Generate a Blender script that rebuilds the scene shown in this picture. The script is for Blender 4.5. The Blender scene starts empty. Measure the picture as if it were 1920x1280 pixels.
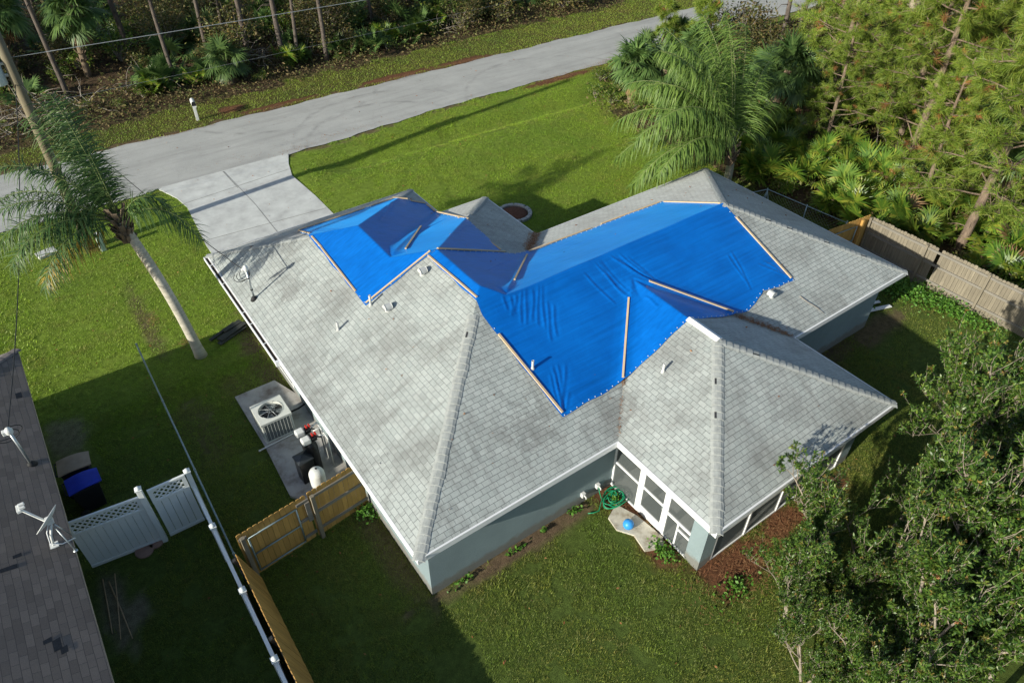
import bpy, bmesh, math, random
import numpy as np
from mathutils import Vector, Matrix
from mathutils.geometry import delaunay_2d_cdt

random.seed(7)
RNG = np.random.default_rng(7)
R = math.radians
S = bpy.context.scene
COL = S.collection

# ------------------------------------------------------------------ camera, sky, sun, exposure
cd = bpy.data.cameras.new('camera')
cam = bpy.data.objects.new('camera', cd); COL.objects.link(cam)
cd.sensor_width = 36; cd.lens = 25.03; cd.clip_start = .1; cd.clip_end = 600
cam.location = (-3.5077, -8.4214, 16.7495)
cam.rotation_euler = (R(49.158), R(-.267), R(-35.592))
S.camera = cam

SUN_AZ, SUN_EL = 6.0, 21.0            # direction the light travels, elevation
W = bpy.data.worlds.new('World'); S.world = W; W.use_nodes = True
nt = W.node_tree
sky = nt.nodes.new('ShaderNodeTexSky'); sky.sky_type = 'NISHITA'; sky.sun_disc = False
sky.sun_elevation = R(SUN_EL); sky.sun_rotation = math.atan2(-math.cos(R(SUN_AZ)), -math.sin(R(SUN_AZ)))
bg = nt.nodes['Background']; bg.inputs['Strength'].default_value = .10
nt.links.new(sky.outputs[0], bg.inputs['Color'])
sd = bpy.data.lights.new('sun', 'SUN'); sd.energy = 4.7; sd.angle = R(.6); sd.color = (1, .935, .805)
sun = bpy.data.objects.new('sun', sd); COL.objects.link(sun)
dv = Vector((math.cos(R(SUN_AZ)) * math.cos(R(SUN_EL)), math.sin(R(SUN_AZ)) * math.cos(R(SUN_EL)), -math.sin(R(SUN_EL))))
sun.rotation_euler = dv.to_track_quat('-Z', 'Y').to_euler(); sun.location = (-30, -5, 30)
S.view_settings.view_transform = 'Standard'; S.view_settings.look = 'None'
S.view_settings.exposure = .54; S.view_settings.gamma = 1; S.view_settings.use_curve_mapping = False
S.cycles.max_bounces = 6; S.cycles.transparent_max_bounces = 12

# ------------------------------------------------------------------ materials
def nodes(name):
    m = bpy.data.materials.new(name); m.use_nodes = True
    return m, m.node_tree, m.node_tree.nodes['Principled BSDF']

def ramp(t, fac, stops, interp='LINEAR'):
    r = t.nodes.new('ShaderNodeValToRGB'); r.color_ramp.interpolation = interp
    e = r.color_ramp.elements
    while len(e) > 1: e.remove(e[-1])
    e[0].position, e[0].color = stops[0][0], (*stops[0][1], 1)
    for p, c in stops[1:]:
        q = e.new(p); q.color = (*c, 1)
    if fac is not None: t.links.new(fac, r.inputs[0])
    return r

def noise(t, scale, detail=4, rough=.6, vec=None, dist=0):
    n = t.nodes.new('ShaderNodeTexNoise'); n.inputs['Scale'].default_value = scale
    n.inputs['Detail'].default_value = detail; n.inputs['Roughness'].default_value = rough
    n.inputs['Distortion'].default_value = dist
    if vec is not None: t.links.new(vec, n.inputs['Vector'])
    return n

def mixc(t, fac, a, b, mode='MIX'):
    n = t.nodes.new('ShaderNodeMix'); n.data_type = 'RGBA'; n.blend_type = mode
    for i, v in ((0, fac), (6, a), (7, b)):
        if isinstance(v, bpy.types.NodeSocket): t.links.new(v, n.inputs[i])
        elif isinstance(v, tuple): n.inputs[i].default_value = (*v, 1)
        else: n.inputs[i].default_value = v
    return n.outputs[2]

def math_(t, op, a, b=0.0):
    n = t.nodes.new('ShaderNodeMath'); n.operation = op
    for i, v in ((0, a), (1, b)):
        if isinstance(v, bpy.types.NodeSocket): t.links.new(v, n.inputs[i])
        else: n.inputs[i].default_value = v
    return n.outputs[0]

def bumpn(t, p, h, strength, dist=.02):
    b = t.nodes.new('ShaderNodeBump'); b.inputs['Strength'].default_value = strength; b.inputs['Distance'].default_value = dist
    t.links.new(h, b.inputs['Height']); t.links.new(b.outputs[0], p.inputs['Normal']); return b

def plain(name, col, rough=.6, var=.2, scale=6, bump=0, metal=0, coord='Object', stretch=None, spec=.4, dark=None, bscale=None):
    """base colour broken up by two noises of the material itself"""
    m, t, p = nodes(name)
    tc = t.nodes.new('ShaderNodeTexCoord'); v = tc.outputs[coord]
    if stretch:
        mp = t.nodes.new('ShaderNodeMapping'); mp.inputs['Scale'].default_value = stretch
        t.links.new(v, mp.inputs[0]); v = mp.outputs[0]
    n = noise(t, scale, 6, .65, v)
    lo = dark or tuple(c * (1 - var) for c in col); hi = tuple(min(1, c * (1 + var)) for c in col)
    r = ramp(t, n.outputs[0], [(.28, lo), (.5, col), (.75, hi)])
    t.links.new(r.outputs[0], p.inputs['Base Color'])
    p.inputs['Roughness'].default_value = rough; p.inputs['Metallic'].default_value = metal
    p.inputs['Specular IOR Level'].default_value = spec
    if bump:
        n2 = noise(t, bscale or scale * 6, 3, .6, v); bumpn(t, p, n2.outputs[0], bump)
    return m

def leafy(name, cols, rough=.5, trans=.25, objvar=.25, spec=.4):
    """each leaf (mesh island) takes its own colour; part of the light goes through"""
    m, t, p = nodes(name)
    g = t.nodes.new('ShaderNodeNewGeometry'); oi = t.nodes.new('ShaderNodeObjectInfo')
    k = len(cols)
    r = ramp(t, g.outputs['Random Per Island'], [((i + .5) / k, c) for i, c in enumerate(cols)])
    hsv = t.nodes.new('ShaderNodeHueSaturation'); t.links.new(r.outputs[0], hsv.inputs['Color'])
    t.links.new(math_(t, 'ADD', math_(t, 'MULTIPLY', oi.outputs['Random'], objvar * 2), 1 - objvar), hsv.inputs['Value'])
    t.links.new(hsv.outputs[0], p.inputs['Base Color'])
    p.inputs['Roughness'].default_value = rough; p.inputs['Specular IOR Level'].default_value = spec
    tr = t.nodes.new('ShaderNodeBsdfTranslucent'); t.links.new(hsv.outputs[0], tr.inputs[0])
    mx = t.nodes.new('ShaderNodeMixShader'); mx.inputs[0].default_value = trans
    t.links.new(p.outputs[0], mx.inputs[1]); t.links.new(tr.outputs[0], mx.inputs[2])
    t.links.new(mx.outputs[0], t.nodes['Material Output'].inputs[0])
    return m

def shingles(name, c1, c2, joint_shade, width=.235, row=.143, msize=.005, stains=(), stain_col=(.11, .107, .10), streak=.8, lift=1.0):
    m, t, p = nodes(name)
    uv = t.nodes.new('ShaderNodeUVMap'); v = uv.outputs[0]
    # slight waviness so that courses are not ruler straight
    wn = noise(t, 1.3, 2, .5, v)
    sub = t.nodes.new('ShaderNodeVectorMath'); sub.operation = 'SUBTRACT'; t.links.new(wn.outputs['Color'], sub.inputs[0]); sub.inputs[1].default_value = (.5, .5, .5)
    sc = t.nodes.new('ShaderNodeVectorMath'); sc.operation = 'SCALE'; t.links.new(sub.outputs[0], sc.inputs[0]); sc.inputs['Scale'].default_value = .035
    ad = t.nodes.new('ShaderNodeVectorMath'); t.links.new(v, ad.inputs[0]); t.links.new(sc.outputs[0], ad.inputs[1]); vv = ad.outputs[0]
    b = t.nodes.new('ShaderNodeTexBrick'); t.links.new(vv, b.inputs['Vector'])
    b.offset = .5; b.inputs['Scale'].default_value = 1
    b.inputs['Brick Width'].default_value = width; b.inputs['Row Height'].default_value = row
    b.inputs['Mortar Size'].default_value = msize; b.inputs['Mortar Smooth'].default_value = .25
    b.inputs['Color1'].default_value = (*c1, 1); b.inputs['Color2'].default_value = (*c2, 1); b.inputs['Mortar'].default_value = (*joint_shade, 1)  # tab joints, with the shade under shingle butts put into their dark colour
    # granules, blotches, algae streaks running down the slope
    tc = t.nodes.new('ShaderNodeTexCoord')
    fine = noise(t, 60, 3, .7, tc.outputs['Object'])
    col = mixc(t, .5, b.outputs['Color'], ramp(t, fine.outputs[0], [(.3, (.32, .32, .32)), (.7, (.72, .72, .72))]).outputs[0], 'OVERLAY')
    blot = noise(t, .55, 7, .72, tc.outputs['Object'])
    col = mixc(t, ramp(t, blot.outputs[0], [(.44, (0, 0, 0)), (.78, (streak,) * 3)]).outputs[0], col, stain_col)
    mp = t.nodes.new('ShaderNodeMapping'); mp.inputs['Scale'].default_value = (5, .5, 1); t.links.new(v, mp.inputs[0])
    stk = noise(t, 1, 5, .6, mp.outputs[0])
    col = mixc(t, ramp(t, stk.outputs[0], [(.5, (0, 0, 0)), (.75, (streak * .55,) * 3)]).outputs[0], col, stain_col)
    for (x, y, rad, amt) in stains:
        d = t.nodes.new('ShaderNodeVectorMath'); d.operation = 'DISTANCE'
        mp = t.nodes.new('ShaderNodeMapping'); mp.inputs['Scale'].default_value = (1, 1, 0); t.links.new(tc.outputs['Object'], mp.inputs[0])
        t.links.new(mp.outputs[0], d.inputs[0]); d.inputs[1].default_value = (x, y, 0)
        n = noise(t, 3.5, 5, .7, tc.outputs['Object'])
        f = math_(t, 'ADD', math_(t, 'DIVIDE', d.outputs['Value'], rad), math_(t, 'MULTIPLY', n.outputs[0], 1.4))
        col = mixc(t, ramp(t, f, [(.9, (amt,) * 3), (1.65, (0, 0, 0))]).outputs[0], col, stain_col)
    t.links.new(col, p.inputs['Base Color']); p.inputs['Sheen Weight'].default_value = .3; p.inputs['Sheen Roughness'].default_value = .4; p.inputs['Roughness'].default_value = .82; p.inputs['Specular IOR Level'].default_value = .35
    sx = t.nodes.new('ShaderNodeSeparateXYZ'); t.links.new(vv, sx.inputs[0])
    saw = math_(t, 'SUBTRACT', 1.0, math_(t, 'FRACT', math_(t, 'DIVIDE', sx.outputs[1], row)))
    h = math_(t, 'ADD', math_(t, 'MULTIPLY', saw, .6), math_(t, 'MULTIPLY', b.outputs['Fac'], -.8))
    h = math_(t, 'ADD', h, math_(t, 'MULTIPLY', fine.outputs[0], .25))
    bumpn(t, p, h, .55 * lift, .02)
    return m

def wood(name, c, var=.3, rough=.75, scale=1.0, axis='Z'):
    m, t, p = nodes(name)
    tc = t.nodes.new('ShaderNodeTexCoord')
    st = {'Z': (18, 18, 1.2), 'X': (1.2, 18, 18), 'Y': (18, 1.2, 18)}[axis]
    mp = t.nodes.new('ShaderNodeMapping'); mp.inputs['Scale'].default_value = st; t.links.new(tc.outputs['Object'], mp.inputs[0])
    n = noise(t, scale, 5, .65, mp.outputs[0], .6)
    big = noise(t, 1.4, 4, .6, tc.outputs['Object'])
    g = t.nodes.new('ShaderNodeNewGeometry')
    r = ramp(t, n.outputs[0], [(.25, tuple(x * (1 - var) for x in c)), (.55, c), (.8, tuple(x * (1 + var) for x in c))])
    cc = mixc(t, math_(t, 'MULTIPLY', g.outputs['Random Per Island'], .55), r.outputs[0], tuple(x * .55 for x in c))
    cc = mixc(t, ramp(t, big.outputs[0], [(.5, (0, 0, 0)), (.8, (.5, .5, .5))]).outputs[0], cc, tuple(x * .45 for x in c))
    t.links.new(cc, p.inputs['Base Color']); p.inputs['Roughness'].default_value = rough; p.inputs['Specular IOR Level'].default_value = .25
    bumpn(t, p, n.outputs[0], .3, .01)
    return m

MT = {}
MT['shingle'] = shingles('grey asphalt shingles', (.33, .368, .352), (.398, .435, .415), (.105, .115, .115),
                         stains=((1.45, 10.35, 1.5, .32), (4.2, 1.4, 2.3, .34), (6.6, .8, 1.9, .34), (13.6, 2.0, 2.2, .28), (.9, 7.4, 1.4, .16), (10.2, -2.0, 2.0, .25), (2.2, 13.4, 1.4, .45)))
MT['shingle_cap'] = plain('ridge cap shingles', (.315, .338, .325), .85, .22, 9, .35)
MT['shingle_old'] = shingles('brown grey shingles of the neighbour', (.105, .090, .078), (.170, .145, .125), (.04, .035, .034), width=.31, row=.15, streak=.35, stain_col=(.08, .075, .08))
MT['felt'] = plain('bare roofing felt', (.03, .032, .036), .9, .4, 20)
MT['white'] = plain('white painted trim', (.74, .76, .76), .45, .06, 3)
MT['offwhite'] = plain('weathered white plastic', (.62, .64, .62), .5, .12, 7)
MT['vent'] = plain('dull grey white vent paint', (.46, .48, .47), .6, .15, 7)
MT['soffit'] = plain('soffit', (.5, .52, .52), .7, .1, 3)
MT['stucco'] = plain('grey blue stucco', (.205, .27, .285), .9, .10, 1.1, .55, bscale=42)
def splash(m):
    t = m.node_tree; p = t.nodes['Principled BSDF']; src = p.inputs['Base Color'].links[0].from_socket
    g = t.nodes.new('ShaderNodeNewGeometry'); sx = t.nodes.new('ShaderNodeSeparateXYZ'); t.links.new(g.outputs['Position'], sx.inputs[0])
    n = noise(t, 4, 5, .7, g.outputs['Position'])
    f = math_(t, 'ADD', sx.outputs[2], math_(t, 'MULTIPLY', n.outputs[0], -.5))
    c = mixc(t, ramp(t, f, [(0, (.6, .6, .6)), (.16, (0, 0, 0))]).outputs[0], src, (.15, .115, .08)); t.links.new(c, p.inputs['Base Color'])
splash(MT['stucco'])
MT['tan'] = plain('tan stucco', (.36, .31, .23), .9, .12, 1.4, .5, bscale=42)
MT['screen_dark'] = None
MT['mud'] = plain('leaf mud in the gutter', (.035, .024, .018), .9, .5, 9, .4)
MT['metal'] = plain('galvanised steel', (.42, .46, .47), .38, .15, 9, metal=.75)
MT['pipe'] = plain('blue grey coated steel tube', (.25, .33, .34), .45, .2, 9, metal=.3)
MT['ac_body'] = plain('beige grey painted sheet metal', (.60, .62, .57), .5, .07, 5)
MT['ac_grille'] = plain('dark coil behind the louvres', (.16, .18, .18), .6, .2, 20)
MT['black'] = plain('black plastic', (.012, .013, .014), .35, .4, 6)
MT['dark'] = plain('dark rubber', (.014, .015, .016), .7, .3, 8)
MT['red'] = plain('red plastic valve', (.45, .03, .02), .4, .15, 6)
MT['bin_blue'] = plain('blue plastic lid', (.01, .035, .42), .42, .25, 3)
MT['bin_brown'] = plain('brown plastic lid', (.36, .28, .20), .55, .2, 4)
MT['bin_body'] = plain('dark bin body', (.012, .014, .02), .5, .3, 4)
MT['hose'] = plain('green rubber hose', (.01, .26, .12), .4, .2, 5)
MT['ball'] = plain('light blue rubber ball', (.04, .30, .75), .4, .12, 5)
MT['concrete'] = plain('weathered concrete', (.50, .52, .50), .9, .22, 1.3, .35, bscale=30, dark=(.38, .39, .38))
MT['slab'] = plain('stained concrete', (.46, .44, .37), .9, .3, 3.4, .3, bscale=30, dark=(.22, .18, .12))
MT['pad'] = plain('dirty concrete pad', (.36, .35, .33), .9, .3, 2.0, .3, bscale=26, dark=(.17, .14, .12))
MT['block'] = plain('grey edging block', (.36, .37, .36), .9, .2, 6, .3)
MT['brick_stone'] = plain('reddish stepping stone', (.30, .19, .15), .9, .15, 6, .3)
MT['mulch'] = plain('red brown mulch', (.13, .055, .032), .95, .6, 18, .9)
MT['batten'] = wood('new pine batten', (.72, .56, .35), .14, .7, 1.0, 'Z')
MT['fence_new'] = wood('yellow treated fence wood', (.56, .33, .095), .22)
MT['fence_old'] = wood('weathered grey fence wood', (.25, .222, .165), .42)
MT['fence_rail'] = wood('grey weathered rail', (.25, .235, .20), .3, .8, 1.0, 'X')
MT['pole_wood'] = wood('utility pole wood', (.20, .175, .115), .3)
MT['plank'] = wood('dark wet planks', (.05, .055, .05), .4, .7, 1.0, 'X')
MT['stick'] = plain('bare dry stick', (.42, .30, .17), .8, .25, 9)
MT['vinyl'] = plain('white vinyl', (.72, .76, .74), .38, .05, 2)
MT['wire'] = plain('black cable', (.02, .022, .024), .5, .1, 5)
MT['wire_grey'] = plain('grey aluminium cable', (.42, .44, .45), .45, .1, 5, metal=.4)
MT['trafo'] = plain('grey transformer paint', (.50, .58, .62), .4, .08, 4)
MT['bark_pine'] = plain('pine bark', (.185, .14, .10), .95, .5, 4, 1.0, stretch=(3, 3, .8), dark=(.075, .052, .04))
MT['bark_dark'] = plain('dark pine bark', (.105, .088, .075), .95, .5, 4, 1.0, stretch=(3, 3, .8), dark=(.05, .038, .03))
MT['bark_oak'] = plain('pale oak bark', (.27, .235, .185), .9, .35, 7, .7, stretch=(2, 2, .8))
MT['bark_palm'] = plain('palm trunk', (.42, .40, .33), .85, .3, 2.2, .7, stretch=(1, 1, 7), bscale=5)
MT['boots'] = plain('dry palm boots', (.18, .135, .09), .95, .5, 7, .8, stretch=(2, 2, .7))
MT['deadwood'] = plain('grey dead wood', (.30, .265, .22), .9, .35, 8)
MT['leaf_oak'] = leafy('oak leaves', [(.035, .088, .014), (.06, .13, .020), (.11, .195, .030), (.08, .155, .026), (.18, .25, .042), (.045, .105, .018)], .40, .25, .12, .38)
MT['leaf_new'] = leafy('yellow new oak leaves', [(.26, .20, .04), (.20, .22, .05), (.30, .17, .05)], .5, .3)
MT['leaf_dead'] = leafy('dead leaves', [(.30, .12, .04), (.22, .09, .035), (.36, .18, .07)], .7, .2)
MT['needle'] = leafy('long pine needles', [(.10, .18, .022), (.18, .27, .032), (.24, .33, .042), (.14, .23, .03), (.30, .34, .06)], .5, .3, .14)
MT['needle_dead'] = leafy('brown pine needles', [(.32, .16, .05), (.26, .11, .04)], .7, .2)
MT['palm_green'] = leafy('queen palm leaflets', [(.030, .070, .020), (.045, .100, .028), (.070, .135, .035), (.10, .16, .05)], .45, .2, .1, .3)
MT['palm_light'] = leafy('pale queen palm leaflets', [(.10, .18, .035), (.15, .25, .05), (.20, .30, .065), (.13, .22, .05)], .5, .3, .1, .3)
MT['palm_yellow'] = leafy('yellowing palm leaflets', [(.30, .22, .03), (.24, .18, .03), (.34, .24, .06)], .5, .3)
MT['fan_blue'] = leafy('cabbage palm fans', [(.06, .12, .035), (.095, .17, .045), (.13, .21, .06), (.08, .145, .04)], .45, .25, .2, .4)
MT['fan_bright'] = leafy('saw palmetto fans', [(.06, .135, .018), (.105, .195, .024), (.17, .26, .03), (.26, .29, .042)], .42, .3, .3, .5)
MT['fan_dead'] = leafy('dead palm fans', [(.24, .14, .06), (.17, .10, .05), (.30, .20, .10)], .7, .15)
MT['bush'] = leafy('shrub leaves', [(.07, .14, .02), (.11, .20, .028), (.17, .26, .035), (.22, .24, .04)], .5, .3, .3)
MT['bush_dark'] = leafy('brown green thicket leaves', [(.06, .085, .02), (.10, .11, .028), (.15, .11, .04), (.09, .065, .03), (.12, .16, .035), (.20, .15, .05)], .6, .25, .3)
MT['weed'] = leafy('bright weeds', [(.06, .17, .02), (.10, .25, .03), (.14, .29, .04)], .5, .3, .1)
MT['under'] = leafy('undergrowth', [(.12, .085, .04), (.085, .06, .03), (.07, .11, .025), (.16, .11, .045), (.10, .15, .03), (.20, .15, .07)], .8, .25)
MT['straw'] = leafy('fallen pine straw', [(.26, .115, .05), (.17, .075, .035), (.34, .19, .09)], .8, .1)

def tarp_mat():
    m, t, p = nodes('blue polyethylene tarp')
    tc = t.nodes.new('ShaderNodeTexCoord')
    n = noise(t, .8, 4, .6, tc.outputs['Object'])
    r = ramp(t, n.outputs[0], [(.3, (.001, .115, .47)), (.7, (.002, .15, .57))])
    mpw = t.nodes.new('ShaderNodeMapping'); mpw.inputs['Scale'].default_value = (.5, 11, 5); mpw.inputs['Rotation'].default_value = (0, 0, R(4)); t.links.new(tc.outputs['Object'], mpw.inputs[0])
    wv = noise(t, 1, 5, .65, mpw.outputs[0], .2)
    cw = mixc(t, .42, r.outputs[0], ramp(t, wv.outputs[0], [(.3, (.3, .3, .3)), (.7, (.7, .7, .7))]).outputs[0], 'OVERLAY')
    t.links.new(cw, p.inputs['Base Color'])
    p.inputs['Roughness'].default_value = .33; p.inputs['Specular IOR Level'].default_value = .26; p.inputs['Metallic'].default_value = .1; p.inputs['Sheen Weight'].default_value = .65; p.inputs['Sheen Roughness'].default_value = .35; p.inputs['Sheen Tint'].default_value = (.02, .38, 1, 1)
    mp = t.nodes.new('ShaderNodeMapping'); mp.inputs['Scale'].default_value = (.7, 26, 6); mp.inputs['Rotation'].default_value = (0, 0, R(3)); t.links.new(tc.outputs['Object'], mp.inputs[0])
    a = noise(t, 1, 4, .6, mp.outputs[0], .3)
    mp2 = t.nodes.new('ShaderNodeMapping'); mp2.inputs['Scale'].default_value = (14, .8, 1); t.links.new(tc.outputs['Object'], mp2.inputs[0])
    c = noise(t, 1, 3, .6, mp2.outputs[0], .5)
    h = math_(t, 'ADD', math_(t, 'MULTIPLY', a.outputs[0], .5), math_(t, 'MULTIPLY', c.outputs[0], .35))
    h = math_(t, 'ADD', h, math_(t, 'MULTIPLY', noise(t, 2.2, 5, .6, tc.outputs['Object'], .8).outputs[0], 1.1))
    bumpn(t, p, h, .24, .03)
    return m
MT['tarp'] = tarp_mat()

def screen_mat():
    m, t, p = nodes('insect screen mesh')
    tr = t.nodes.new('ShaderNodeBsdfTransparent'); d = t.nodes.new('ShaderNodeBsdfDiffuse'); d.inputs[0].default_value = (.10, .115, .115, 1)
    mx = t.nodes.new('ShaderNodeMixShader'); mx.inputs[0].default_value = .62
    t.links.new(tr.outputs[0], mx.inputs[1]); t.links.new(d.outputs[0], mx.inputs[2]); t.links.new(mx.outputs[0], t.nodes['Material Output'].inputs[0])
    return m
MT['screen'] = screen_mat()

def road_mat():
    m, t, p = nodes('old grey asphalt')
    tc = t.nodes.new('ShaderNodeTexCoord'); v = tc.outputs['Object']
    n = noise(t, .5, 6, .65, v); f = noise(t, 45, 3, .7, v)
    c = ramp(t, n.outputs[0], [(.3, (.33, .34, .325)), (.7, (.40, .41, .39))]).outputs[0]
    c = mixc(t, .35, c, ramp(t, f.outputs[0], [(.3, (.3, .3, .3)), (.7, (.75, .75, .75))]).outputs[0], 'OVERLAY')
    # tyre arcs
    for cx, cy, r in ((12.5, 24.6, 4.6), (13.2, 24.8, 5.9), (24, 24, 6.2), (9.5, 35, 6.5)):
        d = t.nodes.new('ShaderNodeVectorMath'); d.operation = 'DISTANCE'; t.links.new(v, d.inputs[0]); d.inputs[1].default_value = (cx, cy, .02)
        k = math_(t, 'ABSOLUTE', math_(t, 'SUBTRACT', d.outputs['Value'], r))
        w = noise(t, .9, 3, .6, v)
        a = math_(t, 'MULTIPLY', ramp(t, k, [(0, (1, 1, 1)), (.22, (0, 0, 0))]).outputs[0], ramp(t, w.outputs[0], [(.42, (0, 0, 0)), (.7, (.55, .55, .55))]).outputs[0])
        c = mixc(t, a, c, (.13, .13, .125))
    mpr = t.nodes.new('ShaderNodeMapping'); mpr.inputs['Scale'].default_value = (.12, 1.1, 1); t.links.new(v, mpr.inputs[0])
    lane = noise(t, 1.2, 6, .7, mpr.outputs[0])
    c = mixc(t, ramp(t, lane.outputs[0], [(.46, (0, 0, 0)), (.75, (.6, .6, .6))]).outputs[0], c, (.21, .21, .20))
    sp2 = noise(t, 2.6, 6, .75, v)
    c = mixc(t, ramp(t, sp2.outputs[0], [(.58, (0, 0, 0)), (.78, (.5, .5, .5))]).outputs[0], c, (.24, .21, .17))
    cr = t.nodes.new('ShaderNodeTexVoronoi'); cr.feature = 'DISTANCE_TO_EDGE'; cr.inputs['Scale'].default_value = .45
    wv = noise(t, 1.2, 4, .7, v); vm = t.nodes.new('ShaderNodeVectorMath'); t.links.new(v, vm.inputs[0]); t.links.new(wv.outputs['Color'], vm.inputs[1]); t.links.new(vm.outputs[0], cr.inputs['Vector'])
    c = mixc(t, ramp(t, cr.outputs['Distance'], [(0, (.16, .16, .16)), (.012, (0, 0, 0))]).outputs[0], c, (.15, .15, .14))
    t.links.new(c, p.inputs['Base Color']); p.inputs['Roughness'].default_value = .9; bumpn(t, p, f.outputs[0], .3, .01)
    return m
MT['road'] = road_mat()

def ground_mat():
    m, t, p = nodes('soil and thatch')
    at = t.nodes.new('ShaderNodeAttribute'); at.attribute_name = 'soil'
    tc = t.nodes.new('ShaderNodeTexCoord'); v = tc.outputs['Object']
    n = noise(t, 5, 7, .7, v); f = noise(t, 40, 4, .75, v)
    c = mixc(t, .8, at.outputs['Color'], ramp(t, n.outputs[0], [(.25, (.2, .2, .2)), (.75, (.8, .8, .8))]).outputs[0], 'OVERLAY')
    c = mixc(t, .75, c, ramp(t, f.outputs[0], [(.3, (.2, .2, .2)), (.7, (.8, .8, .8))]).outputs[0], 'OVERLAY')
    t.links.new(c, p.inputs['Base Color']); p.inputs['Roughness'].default_value = .95; p.inputs['Specular IOR Level'].default_value = .15
    bumpn(t, p, f.outputs[0], .8, .04)
    return m
MT['ground'] = ground_mat()

def grass_mat():
    m, t, p = nodes('coarse lawn grass')
    g = t.nodes.new('ShaderNodeNewGeometry')
    r = ramp(t, g.outputs['Random Per Island'], [(.05, (.10, .18, .020)), (.4, (.16, .26, .028)), (.7, (.20, .31, .034)), (.88, (.27, .34, .055)), (.97, (.32, .25, .09))])
    n = noise(t, .5, 6, .7, g.outputs['Position'])
    c = mixc(t, ramp(t, n.outputs[0], [(.45, (0, 0, 0)), (.68, (.9, .9, .9))]).outputs[0], r.outputs[0], (.25, .21, .055))
    n2 = noise(t, 1.6, 4, .65, g.outputs['Position'])
    c = mixc(t, ramp(t, n2.outputs[0], [(.5, (0, 0, 0)), (.75, (.55, .55, .55))]).outputs[0], c, (.11, .22, .026))
    # front lawn is a fresher green than the back yard
    sx = t.nodes.new('ShaderNodeSeparateXYZ'); t.links.new(g.outputs['Position'], sx.inputs[0])
    fr = ramp(t, math_(t, 'DIVIDE', sx.outputs[1], 30), [(.10, (0, 0, 0)), (.42, (1, 1, 1))]).outputs[0]
    c = mixc(t, fr, mixc(t, .35, c, (.27, .29, .045)), mixc(t, .5, c, (.37, .58, .035)))
    vg = ramp(t, math_(t, 'DIVIDE', sx.outputs[1], 60), [(.51, (0, 0, 0)), (.53, (1, 1, 1))]).outputs[0]
    c = mixc(t, math_(t, 'MULTIPLY', vg, .3), c, (.20, .19, .055))
    n4 = noise(t, 1.1, 6, .72, g.outputs['Position'])
    c = mixc(t, ramp(t, n4.outputs[0], [(.48, (0, 0, 0)), (.68, (.75, .75, .75))]).outputs[0], c, (.30, .24, .085))
    n5 = noise(t, .28, 4, .6, g.outputs['Position'])
    c = mixc(t, ramp(t, n5.outputs[0], [(.45, (0, 0, 0)), (.65, (.5, .5, .5))]).outputs[0], c, (.10, .23, .03))
    n3 = noise(t, 6, 4, .7, g.outputs['Position'])
    c = mixc(t, .75, c, ramp(t, n3.outputs[0], [(.3, (.22, .22, .22)), (.7, (.74, .74, .74))]).outputs[0], 'OVERLAY')
    t.links.new(c, p.inputs['Base Color']); p.inputs['Roughness'].default_value = .5; p.inputs['Specular IOR Level'].default_value = .3
    tr = t.nodes.new('ShaderNodeBsdfTranslucent'); t.links.new(c, tr.inputs[0])
    mx = t.nodes.new('ShaderNodeMixShader'); mx.inputs[0].default_value = .3
    t.links.new(p.outputs[0], mx.inputs[1]); t.links.new(tr.outputs[0], mx.inputs[2]); t.links.new(mx.outputs[0], t.nodes['Material Output'].inputs[0])
    return m
MT['grass'] = grass_mat()

# ------------------------------------------------------------------ helpers
def link(name, me, parent=None, loc=(0, 0, 0), rot=(0, 0, 0)):
    o = bpy.data.objects.new(name, me); COL.objects.link(o); o.location = loc; o.rotation_euler = rot
    if parent: o.parent = parent
    return o

def tag(o, label=None, cat=None, group=None, kind=None):
    if label: o['label'] = label
    if cat: o['category'] = cat
    if group: o['group'] = group
    if kind: o['kind'] = kind
    return o

def thing(name, label, cat, loc=(0, 0, 0), rz=0, group=None):
    o = bpy.data.objects.new(name, None); COL.objects.link(o); o.location = loc; o.rotation_euler = (0, 0, rz)
    o.empty_display_size = .2
    return tag(o, label, cat, group)

def mesh_np(name, V, F, mats, midx=None, smooth=False):
    """V (n,3), F (m,k) uniform polygons"""
    me = bpy.data.meshes.new(name); V = np.asarray(V, np.float32); F = np.asarray(F, np.int32); k = F.shape[1]
    me.vertices.add(len(V)); me.vertices.foreach_set('co', V.ravel())
    me.loops.add(F.size); me.loops.foreach_set('vertex_index', F.ravel())
    me.polygons.add(len(F)); me.polygons.foreach_set('loop_start', np.arange(0, F.size, k, dtype=np.int32)); me.polygons.foreach_set('loop_total', np.full(len(F), k, np.int32))
    for m in (mats if isinstance(mats, (list, tuple)) else [mats]): me.materials.append(m)
    if midx is not None: me.polygons.foreach_set('material_index', np.asarray(midx, np.int32))
    if smooth: me.polygons.foreach_set('use_smooth', np.ones(len(F), bool))
    me.update(calc_edges=True); return me

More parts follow.
